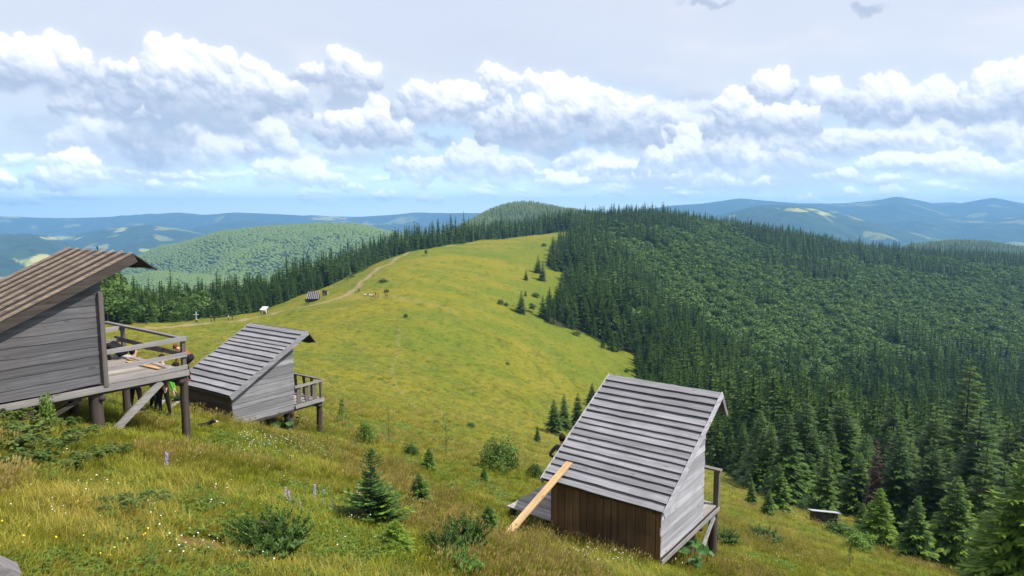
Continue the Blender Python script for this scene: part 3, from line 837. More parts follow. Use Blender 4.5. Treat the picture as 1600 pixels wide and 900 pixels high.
M_SPR = leafmat('spruce_needles', (.034, .078, .013), (.086, .145, .022), (.056, .108, .018), .25, .12)
M_SPR_TIP = leafmat('spruce_shoots', (.055, .115, .022), (.090, .155, .028), None, .2, .3)
M_YNG = leafmat('young_spruce_needles', (.042, .100, .020), (.070, .14, .026), (.052, .115, .022), .28, .6)
M_YNG_TIP = leafmat('young_spruce_shoots', (.17, .27, .035), (.22, .30, .04), None, .4, .6)
M_BRT = leafmat('bright_spruce_needles', (.13, .23, .025), (.17, .26, .03), (.10, .19, .022), .4, .6)
M_DEAD = leafmat('brown_needles', (.075, .045, .028), (.10, .06, .035), None, .1, .4)
M_OAK = leafmat('broad_leaves', (.062, .125, .024), (.115, .19, .036), (.08, .15, .03), .3, .12)
M_OAK2 = leafmat('pale_broad_leaves', (.085, .15, .03), (.12, .19, .04), None, .25, .12)
M_FAR = leafmat('far_crowns', (.115, .18, .038), (.155, .22, .048), (.13, .195, .043), .2, .01, iv=.2)  # leaf green raised, sunshine on the far hill is in the colour
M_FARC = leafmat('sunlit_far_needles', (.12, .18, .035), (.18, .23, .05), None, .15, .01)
M_BARK = plain('spruce_bark', (.075, .055, .042), .9, .4, 9)
M_BARK2 = plain('pale_grey_bark', (.13, .115, .10), .9, .35, 9)

SP0 = [spruce(10+i, 0, (.15, .17, .14, .18)[i], .06) for i in range(4)]
SP1 = [spruce(20+i, 1, (.15, .165, .14, .18, .155)[i], .05, (.0, .1, .15, .0, .1)[i]) for i in range(5)]
SP2 = [spruce(30+i, 2, (.18, .20, .165)[i], .06, (.05, .1, .2)[i]) for i in range(3)]
YG2 = [spruce(40+i, 2, (.27, .30, .25)[i], .04) for i in range(3)]
OK0 = [lumpy(50+i, 13, 20, .075) for i in range(3)]
OK1 = [lumpy(60+i, 20, 55, .042) for i in range(3)]
tpl = lambda tb: (np.array(tb.v), tb.f, tb.m, None)

SP1_ME = [t.mesh('spruce_crown', [M_SPR, M_SPR_TIP]) for t in SP1]
SP2_ME = [t.mesh('spruce_crown', [M_SPR, M_SPR_TIP]) for t in SP2]
YG2_ME = [t.mesh('young_spruce_crown', [M_YNG, M_YNG_TIP]) for t in YG2]
BR2_ME = [t.mesh('bright_spruce_crown', [M_BRT, M_YNG_TIP]) for t in YG2]
DK2_ME = [t.mesh('dark_young_spruce_crown', [M_YNG, M_YNG_TIP]) for t in YG2]
DEAD_ME = spruce(77, 2, .12, .1, .35).mesh('brown_spruce_crown', [M_DEAD, M_DEAD])
OK1_ME = [t.mesh('broadleaf_crown', [M_OAK]) for t in OK1]
OK2_ME = [t.mesh('broadleaf_crown', [M_OAK2]) for t in OK1]
TR_SP = trunk_mesh('spruce_trunk', M_BARK, .95, .011)
TR_OK = trunk_mesh('broadleaf_trunk', M_BARK2, .75, .016, 6, 3)

TREES = []                                    # everything planted, for keeping clear
def plant(name, crown, trunk, P, h, label, cat='tree', group=None, wid=1.0, rz=None, lean=0.0):
    rn = random.Random(int(P[0]*91+P[1]*37))
    e = empty(name, (P[0], P[1], P[2]-.02*h if h > 4 else P[2]-.01), rn.uniform(0, 6.28) if rz is None else rz, label, cat, group, (h*wid, h*wid, h))
    if lean: e.rotation_euler[0] = lean
    c = link('crown', crown, e)
    if trunk: link('trunk', trunk, e)
    return e

# trees with a place of their own: (column, base row, height in rows, mesh, label)
def size(P, rows): 
    d = P[1]*CP-P[2]*SP
    return rows*d/F/(.985)
OWN = [
 # in the meadow
 (815, 491, 37, 'd1', 'dark lone spruce standing in the meadow below the pair, left of the forest edge'),
 (822, 438, 18, 'd0', 'small lone spruce in the meadow left of the upper pair of dark spruces'),
 (848, 438, 31, 'd2', 'right and front one of the two dark spruces standing close together in the upper meadow'),
 (841, 427, 29, 'd1', 'left and back one of the two dark spruces standing close together in the upper meadow'),
 (821, 463, 10, 'y0', 'tiny spruce behind the dark lone spruce, between it and the small one above'),
 (942, 544, 15, 'y1', 'small green spruce just outside the forest edge, left of the bigger one beside it'),
 (957, 549, 30, 'd0', 'spruce of middling size stepping out of the forest edge into the meadow'),
 (865, 678, 56, 'd1', 'leftmost tall spruce of the dark clump behind the roof with the leaning plank'),
 (881, 674, 60, 'd2', 'second spruce from the left in the dark clump behind the roof with the leaning plank'),
 (902, 674, 62, 'd0', 'spruce half hidden by the roof with the leaning plank, right in the dark clump'),
 (925, 634, 37, 'd1', 'spruce peeping over the ridge end of the hut with the leaning plank'),
 (840, 692, 28, 'd2', 'low bushy spruce at the left foot of the dark clump behind the plank hut'),
 # lower right corner
 (1173, 790, 42, 'd0', 'small dark spruce next to the deck post of the plank hut, at the forest edge'),
 (1201, 808, 45, 'd1', 'small dark spruce standing in front of the pointed mid-sized one, left of the shed'),
 (1214, 803, 84, 'g0', 'pointed mid-sized green spruce at the meadow edge left of the grey-roofed shed'),
 (1290, 797, 34, 'y2', 'yellowish bushy young spruce right behind the grey-roofed shed'),
 (1337, 806, 104, 'g1', 'mid-sized green spruce behind the shed, left of the dark pointed one'),
 (1346, 834, 50, 'y1', 'olive yellow young spruce left of the bright green one'),
 (1371, 857, 98, 'b0', 'brightest yellow-green young spruce at the lower right forest edge'),
 (1390, 822, 122, 's0', 'dark pointed spruce rising right behind the bright yellow-green one'),
 (1428, 878, 108, 'g2', 'bushy green spruce with yellowish tips between the bright one and the tall blue-green one'),
 (1487, 890, 154, 'g0', 'full blue-green spruce reaching the ground at the corner of the meadow, lower right'),
 (1590, 950, 268, 'b1', 'large light green young spruce cut by the right edge of the photo'),
 (1540, 915, 120, 'b2', 'low light green spruce squeezed between the blue-green one and the right edge'),
 (1400, 800, 180, 's1', 'tall dark spruce with a pointed top beside the brown withered one'),
 (1366, 775, 150, 'x', 'withered spruce with brown needles amid the dark forest'),
 (1496, 845, 292, 's2', 'tallest dark spruce standing out high above the lower right forest'),
 (1562, 842, 230, 's0', 'tall dark spruce between the tallest one and the right edge of the photo'),
 (1592, 850, 268, 's2', 'tall dark spruce at the right edge of the photo, second in height'),
 (1450, 815, 175, 's1', 'dark spruce left of the tallest one with its top well below'),
 (1290, 770, 120, 's2', 'slender dark spruce behind the shed, first in the row behind the young trees'),
 (1255, 790, 70, 'g1', 'rounded green spruce touching the left wall of the shed from behind'),
]
MESHES = {'d': SP2_ME, 's': SP2_ME, 'y': YG2_ME, 'b': BR2_ME, 'g': DK2_ME}
OWN_XY = []
for (u, v, px, k, lab) in OWN:
    P = ground(u, min(v, 899)) if v < 900 else None
    if P is None:                              # foot below the frame: same slope, nearer
        e = float(slope_at(v)); a = float(side_at(u, e)); g = hgt(a*YM, YM)/YM-e
        hit = np.nonzero((g >= 0) & (YM > 4))[0]; y = YM[hit[0]]; P = Vector((a*y, y, float(hgt(a*y, y))))
    if P[1] > 75 and u > 1140: P = Vector((float(side_at(u, slope_at(v)))*60, 60, 0)); P.z = float(hgt(P.x, P.y))
    h = size(P, px)
    me = DEAD_ME if k == 'x' else MESHES[k[0]][int(k[1])]
    wd = {'d': 1.3, 's': 1.2, 'x': 1.0, 'b': 1.25}.get(k[0], 1.12)
    plant('spruce_tree', me, TR_SP, P, h, lab, 'spruce', None, wd)
    OWN_XY.append((P.x, P.y, max(.16*h, .8)))

# ---- the forest: places first, the most visible ones become trees of their own
rg = np.random.default_rng(5)
def jitter(y0, y1, a0, a1, stepf):
    out = []
    y = y0
    while y < y1:
        s = stepf(y); xs = np.arange(a0*y, a1*y, s)
        xs = xs+rg.uniform(-.42, .42, xs.shape)*s; ys = y+rg.uniform(-.42, .42, xs.shape)*s
        out.append(np.stack([xs, ys], -1)); y += s*.92
    return np.concatenate(out)
C = jitter(38, 1000, -1.05, 1.15, lambda y: 3.7 if y < 160 else 4.3 if y < 420 else 4.9)
CL = jitter(130, 480, -.72, .05, lambda y: 4.2); CL = CL[CL[:, 0]/CL[:, 1] < .05]; C = np.concatenate([C, CL])
C = C[inside(FOREST, C[:, 0], C[:, 1])]
LE = np.array(LEFT_EDGE)
ledge = np.interp(C[:, 0]/C[:, 1], LE[:, 0]/LE[:, 1], LE[:, 1])
isleft = (C[:, 0]/C[:, 1] < .09)
C = C[~isleft | (C[:, 1] < ledge+95+60*(C[:, 0]/C[:, 1] > -.1))]
ok = np.ones(len(C), bool)
for (x, y, r) in OWN_XY: ok &= np.hypot(C[:, 0]-x, C[:, 1]-y) > r+1.0
C = C[ok]
SHED = ground(1286, 820)
ok = ~((C[:, 0]/C[:, 1] < -.66) & (C[:, 1] < 190)); C = C[ok]
ok = (np.abs(C[:, 0]-SHED.x) > 3) | (np.abs(C[:, 1]-SHED.y) > 4); C = C[ok]
CZ = hgt(C[:, 0], C[:, 1])
CU, CV, CD = project(np.stack([C[:, 0], C[:, 1], CZ], -1))
isleft = C[:, 0]/C[:, 1] < .09
# broadleaf stands on the right slope and low in the belt on the left
bn = fbm(C[:, 0]/60, C[:, 1]/90, 4, 15)
bl = sstep(.0, .12, bn+.30*np.exp(-((CU-1090)/80)**2-((CV-420)/60)**2)+.34*np.exp(-((CU-1420)/190)**2-((CV-505)/48)**2)+.2*np.exp(-((CU-1250)/120)**2-((CV-470)/40)**2)+.25*np.exp(-((CU-1560)/120)**2-((CV-470)/40)**2)-.16*(CV < 395)-.45*(CV > 600))
bl = np.where(isleft, .13*(CU < 330)+.07*(CU < 480), bl)
bl = np.where(isleft, bl, np.minimum(1, bl*1.0)*sstep(22, 55, polydist(RIGHT_EDGE[:17], C[:, 0], C[:, 1])))
bl = np.where(~isleft & (CU > 1150) & (CU < 1420) & (CV > 590) & (CV < 640), .55, bl)
broad = rg.random(len(C)) < bl
dedge = polydist(RIGHT_EDGE+[(400, 60)], C[:, 0], C[:, 1]); dl = polydist(LEFT_EDGE, C[:, 0], C[:, 1])
CH = np.where(broad, rg.uniform(9, 14, len(C)), rg.triangular(8, 16, 22, len(C))*np.where(isleft, .95, 1.05))
CH *= np.where(rg.random(len(C)) < .06, 1.22, 1.0)
CH *= .55+.45*sstep(0, 16, np.minimum(dedge, dl))*1.0
CH = np.where(isleft & ~broad, CH*(.88+.25*sstep(150, 400, C[:, 1])), CH)
CH = np.where(~isleft & (C[:, 1] < 110), CH*.85, CH)
CW = np.where(broad, rg.uniform(.95, 1.35, len(C)), rg.uniform(1.0, 1.75, len(C)))
# how much of each one the camera sees: nearest first into a coarse buffer
order = np.argsort(C[:, 1]); seen = np.zeros(len(C))
BW, BH = 640, 360; buf = np.zeros((BH, BW), bool); sc_ = BW/1600
for i in order:
    d = CD[i]; hp = CH[i]*F/d*sc_*.985; u, v = CU[i]*sc_, CV[i]*sc_
    w = CH[i]*(.34 if broad[i] else .16)*CW[i]*F/d*sc_
    if u < -w or u > BW+w: continue
    a, b = int(max(0, u-w)), int(min(BW, u+w+1)); t0, t1 = int(max(0, v-hp)), int(min(BH, v+1))
    if t1 <= t0 or b <= a: continue
    rr, cc = np.mgrid[t0:t1, a:b]
    f = np.clip((v-rr)/max(hp, .1), 0, 1)
    m = np.abs(cc+.5-u) <= (w*(1-f)+.4 if not broad[i] else w*np.sqrt(np.clip(1-((f-.6)/.42)**2, 0, 1)))
    s = buf[t0:t1, a:b]; seen[i] = np.count_nonzero(m & ~s); s |= m
single = np.zeros(len(C), bool)
for msk, nmax in ((~broad, 300-len(OWN)), (broad, 300)):
    idx = np.nonzero(msk)[0]; idx = idx[np.argsort(-seen[idx])][:nmax]
    single[idx[seen[idx] > 2]] = True
def stand_label(i):
    u, v, b, l = CU[i], CV[i], broad[i], isleft[i]
    if l:
        if b: return ('rounded broadleaf tree in the low left end of the tree belt above the white cross', 'rounded trees of the belt along the far side of the meadow')
        if u < 480: return ('dark spruce in the tree belt behind the far log shelter and the white cross', 'spruces of the belt behind the far log shelter')
        if u < 660: return ('dark spruce in the tree belt along the dirt track climbing to the crest', 'spruces of the belt along the climbing track')
        return ('dark spruce in the row on the meadow crest before the pale green hill', 'spruces in the row on the meadow crest')
    if b: return ('rounded broadleaf tree among the spruces of the wooded slope across the valley', 'broadleaf trees scattered over the wooded slope')
    if C[i, 1] < 110: return ('dark spruce of the near forest wall to the right of the plank hut', 'spruces of the near forest wall on the right')
    if C[i, 1] < 300 and dedge[i] < 25: return ('dark spruce in the front rank where the wooded slope meets the meadow', 'spruces in the front rank of the wooded slope')
    if C[i, 1] < 420: return ('dark spruce packed into the dense forest of the lower wooded slope', 'spruces of the lower wooded slope')
    return ('dark spruce high on the wooded slope near its skyline', 'spruces of the upper wooded slope')
for i in np.nonzero(single)[0]:
    lab, grp = stand_label(i)
    P = (C[i, 0], C[i, 1], CZ[i])
    if broad[i]:
        plant('broadleaf_tree', (OK1_ME+OK2_ME[:1])[i % 4], TR_OK, P, CH[i], lab, 'tree', grp, CW[i])
    else:
        near = C[i, 1] < 95
        plant('spruce_tree', SP2_ME[i % 3] if near else SP1_ME[i % 5], TR_SP, P, CH[i], lab, 'spruce', grp, CW[i])
rest = ~single & ((seen > 0) | (C[:, 1] < 500) | (rg.random(len(C)) < .8))
P3 = np.stack([C[:, 0], C[:, 1], CZ-.3], -1)
def forest_rest(name, msk, tmid, tfar, mats):
    i = np.nonzero(msk)[0]
    k = np.where(C[i, 1] < 330, i % len(tmid), len(tmid)+i % len(tfar))
    scatter(name, [tpl(t) for t in tmid]+[tpl(t) for t in tfar], mats, P3[i], rg.uniform(0, 6.28, len(i)),
            np.stack([CH[i]*CW[i], CH[i]*CW[i], CH[i]], -1), k)
forest_rest('spruce_forest', rest & ~broad, SP1, SP0, [M_SPR, M_SPR_TIP])
forest_rest('broadleaf_forest', rest & broad, OK1[:2], OK0, [M_OAK])

# ---- crowns on the hills beyond
def far_wood(name, rng_y, a0, a1, stp, cond, kinds, mats, hr, seed, sink=.05):
    r = np.random.default_rng(seed); out = []
    y = rng_y[0]
    while y < rng_y[1]:
        s = stp*(y/1800)**.5; xs = np.arange(a0*y, a1*y, s); xs = xs+r.uniform(-.45, .45, xs.shape)*s
        out.append(np.stack([xs, y+r.uniform(-.45, .45, xs.shape)*s], -1)); y += s*1.25
    q = np.concatenate(out); z = hill_z(q[:, 0], q[:, 1])
    u, v, d = project(np.stack([q[:, 0], q[:, 1], z], -1))
    k = cond(u, v, q[:, 0], q[:, 1]); q, z = q[k], z[k]; n = len(q)
    h = r.uniform(hr[0], hr[1], n)
    scatter(name, kinds, mats, np.stack([q[:, 0], q[:, 1], z-sink*h], -1), r.uniform(0, 6.28, n), np.stack([h*r.uniform(1, 1.3, n)]*2+[h], -1), r.integers(0, len(kinds), n))
def dome(seed, ns=9, nr=6, wide=.46):
    rn = random.Random(seed); t = TB()
    ph = [rn.uniform(0, 6.28) for _ in range(6)]
    for i in range(nr+1):
        th = .08+2.5*i/nr
        for j in range(ns):
            a = 6.283*j/ns
            r = 1+.16*math.sin(3*a+ph[0])*math.sin(2.5*th+ph[1])+.13*math.sin(5*a+ph[2])*math.sin(4*th+ph[3])+rn.uniform(-.09, .09)
            t.v.append((math.sin(th)*math.cos(a)*wide*r, math.sin(th)*math.sin(a)*wide*r, .52+.46*math.cos(th)*r))
    for i in range(nr):
        for j in range(ns): t.f.append((i*ns+j, (i+1)*ns+j, (i+1)*ns+(j+1) % ns, i*ns+(j+1) % ns)); t.m.append(0)
    t.f.append(tuple(range(ns))); t.m.append(0)
    return t
def spire(seed, ns=7, nr=9, wide=.2):
    rn = random.Random(seed); t = TB()
    for i in range(nr+1):
        q = i/nr
        for j in range(ns):
            a = 6.283*j/ns+.3*i; r = wide*(1-q)**.85*(1.15 if i % 2 else .72)*rn.uniform(.8, 1.2)+.004
            t.v.append((math.cos(a)*r, math.sin(a)*r, q-(.05 if i % 2 else 0)))
    for i in range(nr):
        for j in range(ns): t.f.append((i*ns+j, i*ns+(j+1) % ns, (i+1)*ns+(j+1) % ns, (i+1)*ns+j)); t.m.append(0)
    return t
lite, lite2, lite3 = dome(99), dome(98, 8, 6, .42), dome(96, 10, 6, .5)
sp_l, sp_m = spire(97), spire(95, 7, 9, .17); 
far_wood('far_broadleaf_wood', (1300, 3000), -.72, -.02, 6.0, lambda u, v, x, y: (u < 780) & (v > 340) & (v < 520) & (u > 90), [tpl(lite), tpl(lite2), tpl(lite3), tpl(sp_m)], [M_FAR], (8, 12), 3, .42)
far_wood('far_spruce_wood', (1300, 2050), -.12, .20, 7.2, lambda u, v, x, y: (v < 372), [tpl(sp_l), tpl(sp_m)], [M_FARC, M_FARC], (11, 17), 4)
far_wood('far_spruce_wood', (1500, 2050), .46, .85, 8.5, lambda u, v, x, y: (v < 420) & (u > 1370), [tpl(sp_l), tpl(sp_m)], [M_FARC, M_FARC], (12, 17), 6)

# ------------------------------------------------------------------ plank huts
W_GABLE = wood('silver_boards', (.43, .425, .455), (.27, .265, .29), 'y')
W_GABLE2 = wood('grey_boards', (.275, .27, .29), (.17, .167, .18), 'y')
W_GABLE1 = wood('dark_grey_boards', (.15, .147, .158), (.08, .078, .086), 'y', (.10, .085, .08))
W_ROOF = wood('roof_boards', (.27, .266, .285), (.165, .162, .175), 'x', tone=.4)
W_ROOF1 = wood('dark_roof_boards', (.06, .05, .045), (.03, .027, .025), 'y')
W_BATTEN = wood('tan_battens', (.31, .24, .185), (.15, .115, .095), 'y', None, .45)
W_FRONT = wood('brown_boards', (.20, .118, .058), (.115, .068, .036), 'z', (.045, .032, .02))
W_FRONT2 = wood('dark_brown_boards', (.085, .062, .048), (.05, .038, .032), 'x')
W_DECK = wood('deck_boards', (.36, .325, .30), (.25, .22, .20), 'y')
W_PLAT = wood('platform_boards', (.34, .31, .28), (.235, .21, .19), 'x')
W_RAILX = wood('rail_wood', (.22, .20, .20), (.13, .12, .12), 'x')
W_RAILY = wood('pale_rail_wood', (.34, .32, .32), (.22, .205, .205), 'y')
W_POST = wood('post_wood', (.16, .14, .13), (.095, .082, .075), 'z')
W_LOG = wood('log_bark', (.085, .066, .056), (.045, .036, .032), 'z')
W_DARK = wood('dark_beams', (.075, .062, .055), (.04, .034, .03), 'y')
W_NEW = wood('fresh_plank', (.50, .345, .18), (.38, .25, .125), 'y', None, .75, .7)
W_BRACE = wood('pale_brace', (.30, .28, .275), (.2, .185, .18), 'y')

class Hut:
    def __init__(s, name, P, label):
        s.__dict__.update(P); s.c, s.sn = math.cos(s.yaw), math.sin(s.yaw)
        s.root = empty(name, (s.x0, s.y0, s.z0), s.yaw, label, 'hut', 'plank huts with steep board roofs')
        s.rn = random.Random(int(abs(s.x0)*100))
        s.sl = (s.h2-s.h1)/(s.R+s.e)
    def world(s, a, b, z=0.0): return Vector((s.x0+a*s.c-b*s.sn, s.y0+a*s.sn+b*s.c, s.z0+z))
    def local(s, p): 
        dx, dy = p[0]-s.x0, p[1]-s.y0
        return Vector((dx*s.c+dy*s.sn, -dx*s.sn+dy*s.c, p[2]-s.z0))
    def gz(s, a, b):
        p = s.world(a, b); return float(hgt(p.x, p.y))-s.z0
    def roof_z(s, y): return s.h1+(y+s.e)*s.sl
    def side(s, x, out, mat, bw=.19, skip=None):
        m = MB(); z = s.wb; rn = s.rn
        while z < s.roof_z(s.D)-.1:
            w = bw*rn.uniform(.8, 1.2); z2 = min(z+w, s.roof_z(s.D)-.06)
            def y_at(q): return max(0.0, (q-s.h1+.05)/s.sl-s.e)
            ya, yb = y_at(z), y_at(z2)
            n = 8; o = out*.024
            lo = [(x, ya+(s.D-ya)*k/n, z+rn.uniform(-.014, .014)) for k in range(n+1)]
            hi = [(x-o*.45, yb+(s.D-yb)*k/n, z2+.012) for k in range(n+1)]
            lo[0] = (x, ya, z); b = len(m.v)
            j0, j1 = rn.uniform(-.02, .03), rn.uniform(-.02, .02)
            for q in (lo, hi):
                q[0] = (q[0][0], q[0][1]-j0*(z > s.wb+.1), q[0][2]); q[-1] = (q[-1][0], q[-1][1]+j1, q[-1][2])
            for q in (lo, hi, [(p[0]-o, p[1], p[2]) for p in lo], [(p[0]-o*1.0, p[1], p[2]) for p in hi]): m.v += q
            L = n+1
            for k in range(n):
                m.f += [(b+k, b+k+1, b+L+k+1, b+L+k), (b+2*L+k, b+2*L+k+1, b+3*L+k+1, b+3*L+k), (b+k, b+k+1, b+2*L+k+1, b+2*L+k), (b+L+k, b+L+k+1, b+3*L+k+1, b+3*L+k)]
            m.f += [(b, b+L, b+3*L, b+2*L), (b+n, b+L+n, b+3*L+n, b+2*L+n)]; m.m += [0]*(4*n+2)
            z = z2
        return m.build('side_wall', mat, s.root)
    def front(s, mat, vertical=True):
        m = MB(); rn = s.rn; zt = s.h1+.02
        if vertical:
            x = 0.0
            while x < s.W-.02:
                w = min(rn.uniform(.17, .27), s.W-x)
                if s.W-x-w < .08: w = s.W-x
                m.plank((x+w/2, rn.uniform(-.008, .008), s.wb), (x+w/2, rn.uniform(-.004, .004), zt+s.e*s.sl*.8), w-.018, .026, (0, -1, 0), rn, .004, 4)
                x += w
        else:
            z = s.wb
            while z < zt-.03:
                w = min(rn.uniform(.15, .22), zt-z)
                m.plank((0, 0, z+w/2), (s.W, 0, z+w/2), w-.004, .026, (0, -1, 0), rn, .008, 8)
                z += w
        return m.build('front_wall', mat, s.root)
    def back(s, mat):
        m = MB(); z = s.wb; rn = s.rn; zt = s.roof_z(s.D)-.08
        x = 0.03
        while x < s.W-.05:                  # upright boards with the doorway left open
            w = min(.2, s.W-.03-x)
            lo = 1.75 if 1.05 < x+w/2 < 1.85 else s.wb
            m.plank((x+w/2, s.D-.03, lo), (x+w/2, s.D-.03, zt), w-.006, .026, (0, 1, 0), rn, .003, 3); x += w
        return m.build('back_wall', mat, s.root)
    def roof(s, mat, n=15, rake=None, xdir=True):
        rn = s.rn; o = s.o
        d = Vector((0, s.R+s.e, s.h2-s.h1)); Ls = d.length; d.normalize(); nn = Vector((0, -d.z, d.y))
        E0 = Vector((0, -s.e, s.h1)); m = MB()
        if xdir:
            cuts = [0.0]
            for k in range(n): cuts.append(cuts[-1]+rn.uniform(.78, 1.22))
            cuts = [c/cuts[-1]*Ls for c in cuts]
            for k in range(n):
                a0, a1 = cuts[k], cuts[k+1]+.03
                p = E0+d*((a0+a1)/2)+nn*(.036+rn.uniform(-.004, .004))
                m.plank(p+Vector((-o+rn.uniform(-.015, .02), 0, 0)), p+Vector((s.W+o+rn.uniform(-.012, .012), 0, 0)), a1-a0, .022, tuple(nn), rn, .010, 9, 0, .22)
        else:
            x = -o
            while x < s.W+o-.03:
                w = min(rn.uniform(.18, .26), s.W+o-x)
                p = E0+Vector((x+w/2, 0, 0))+nn*(.02+rn.uniform(0, .008))
                m.plank(p, p+d*(Ls+rn.uniform(-.03, .03)), w-.012, .026, tuple(nn), rn, .008, 6); x += w
        r = m.build('roof', mat, s.root)
        m = MB()                             # decking under the laps keeps the light out
        q = [E0+Vector((-o+.03, 0, 0))+d*.03, E0+Vector((s.W+o-.03, 0, 0))+d*.03, E0+Vector((s.W+o-.03, 0, 0))+d*(Ls-.03), E0+Vector((-o+.03, 0, 0))+d*(Ls-.03)]
        m.poly_prism([p-nn*.055 for p in q], nn*.04); m.build('roof_decking', W_DARK, r)
        for x in (.15, s.W/2, s.W-.15):
            m = MB(); m.beam(E0+Vector((x, 0, 0))+d*.05-nn*.11, E0+Vector((x, 0, 0))+d*(Ls-.05)-nn*.11, .07, .10, tuple(nn)); m.build('rafter', W_DARK, r)
        if rake:
            for x in (-o-.012, s.W+o+.012):
                m = MB(); m.plank(E0+Vector((x, 0, 0))-d*.03-nn*.012, E0+Vector((x, 0, 0))+d*(Ls+.01)-nn*.012, .19, .022, (1, 0, 0), rn, .008, 10); m.build('rake_board', rake, r)
        return r, E0, d, nn, Ls
    def hood(s, r, mat, ragged=True):
        """short slope on the far side of the ridge"""
        m = MB(); rn = s.rn
        a = Vector((0, s.R, s.h2+.02)); b = Vector((0, s.R+s.t, s.h2-s.d)); dd = (b-a).normalized(); nn = Vector((0, -dd.z, dd.y))
        x = -s.o
        while x < s.W+s.o-.02:
            w = min(rn.uniform(.14, .22), s.W+s.o-x)
            L = (b-a).length+(rn.uniform(-.06, .07) if ragged else rn.uniform(-.015, .015))
            p = a+Vector((x+w/2, 0, 0))+nn*rn.uniform(.0, .02)
            m.plank(p, p+dd*L, w-.004, .024, tuple(nn), rn, .006, 3); x += w
        return m.build('ridge_hood', mat, r)
    def base(s, mat, x0=0.0, x1=None, beams=True):
        x1 = s.W if x1 is None else x1; rn = s.rn
        m = MB(); y = -.02; yend = s.D+s.K
        x = x0
        while x < x1-.02:
            w = min(rn.uniform(.15, .2), x1-x)
            m.plank((x+w/2, .03, -.02), (x+w/2, yend+rn.uniform(-.01, .02), -.02), w-.012, .03, (0, 0, 1), rn, .004, 5); x += w
        f = m.build('deck', mat, s.root)
        for x in (x0+.05, (x0+x1)/2, x1-.05):
            m = MB(); m.beam((x, .04, -.115), (x, yend, -.115), .09, .15); m.build('joist', W_DARK, f)
        for y in (s.D-.1, yend-.12):
            m = MB(); m.tube((x0-.02, y, -.265), (x1+.02, y, -.265), .07, .065, 10, rings=3, wob=.006, rnd=rn); m.build('cross_log', W_DARK, f, True)
        return f
    def stilt(s, x, y, r, top=-.03, mat=None, name='stilt'):
        m = MB(); z = s.gz(x, y)-.35
        m.tube((x, y, z), (x, y, top), r*1.08, r*.95, 12, rings=6, wob=r*.1, rnd=s.rn)
        return m.build(name, mat or W_LOG, s.root, True)
    def interior(s):
        pass

P1 = dict(x0=-12.408, y0=13.749, z0=-3.606, yaw=-.633, W=3.0, D=2.465, h1=1.152, e=.158, h2=2.696, R=3.115, o=.138, t=.464, d=.335, K=1.727, wb=.04)
P2 = dict(x0=-11.788, y0=23.673, z0=-6.998, yaw=-.598, W=3.0, D=2.495, h1=.958, e=.133, h2=2.659, R=3.043, o=.164, t=.376, d=.479, K=1.272, wb=-.10)
P3 = dict(x0=.982, y0=16.442, z0=-7.781, yaw=-.648, W=3.0, D=2.537, h1=1.126, e=.198, h2=3.119, R=3.216, o=.14, t=.407, d=.6, K=1.055, wb=.0)

# the hut on the left
H1 = Hut('plank_hut', P1, 'dark grey hut on stilts with tan roof battens and railed deck, at the left edge')
H1.side(H1.W, 1, W_GABLE1, .2); H1.side(0, -1, W_GABLE1, .2); H1.front(W_GABLE1, False); H1.back(W_DARK)
r, E0, d, nn, Ls = H1.roof(W_ROOF1, xdir=False)
for k in range(8):
    x = -H1.o+.06+(H1.W+2*H1.o-.12)*k/7
    m = MB(); p = E0+Vector((x, 0, 0))+nn*.062
    m.plank(p-d*.02, p+d*(Ls+H1.rn.uniform(-.02, .06)), .058, .04, tuple(nn), H1.rn, .005, 7); m.build('batten', W_BATTEN, r)
for x in (-H1.o-.014, H1.W+H1.o+.014):
    m = MB(); m.plank(E0+Vector((x, 0, 0))-nn*.06, E0+Vector((x, 0, 0))+d*Ls-nn*.06, .16, .022, (1, 0, 0), H1.rn, .008, 8); m.build('rake_board', W_DARK, r)
H1.hood(r, W_ROOF1)
m = MB(); m.beam((H1.W+.035, H1.D-.03, -.02), (H1.W+.035, H1.D-.03, H1.roof_z(H1.D)-.42), .09, .09, (1, 0, 0)); m.build('corner_post', W_POST, H1.root)
f = H1.base(W_DECK)
m = MB(); m.plank((H1.W+.045, .02, -.06), (H1.W+.045, H1.D+H1.K+.03, -.06), .13, .03, (1, 0, 0), H1.rn, .006, 9); m.build('edge_beam', W_BRACE, H1.root)
ye = H1.D+H1.K-.05
rail = MB(); rail.beam((H1.W-.02, ye, .0), (H1.W-.02, ye, .70), .085, .085, (1, 0, 0)); RL = rail.build('railing', W_POST, H1.root)
for x in (0.05,):
    m = MB(); m.beam((x, ye, 0), (x, ye, .72), .085, .085, (1, 0, 0)); m.build('rail_post', W_POST, RL)
m = MB(); m.plank((-.95, ye, .735), (H1.W+.05, ye, .735), .10, .05, (0, 0, 1), H1.rn, .004, 7); m.build('rail', W_RAILX, RL)
m = MB(); m.plank((-.3, ye-.05, .40), (H1.W, ye-.05, .37), .10, .035, (0, 1, 0), H1.rn, .004, 7); m.build('rail', W_RAILX, RL)
m = MB(); m.plank((1.05, ye-.09, .36), (2.2, ye-.09, .39), .12, .03, (0, 1, 0), H1.rn, .006, 5); m.build('rail', W_RAILX, RL)
for z, zz in ((.70, .74), (.34, .37), (.075, .075)):
    m = MB(); m.plank((H1.W+.04, H1.D+.02, z), (H1.W+.04, ye+.05, zz), .10, .035, (1, 0, 0), H1.rn, .005, 7); m.build('rail', W_RAILY, RL)
for z in (.66, .36):
    m = MB(); m.plank((-.01, H1.D+.02, z), (-.01, ye+.03, z+.02), .10, .035, (1, 0, 0), H1.rn, .005, 5); m.build('rail', W_RAILY, RL)
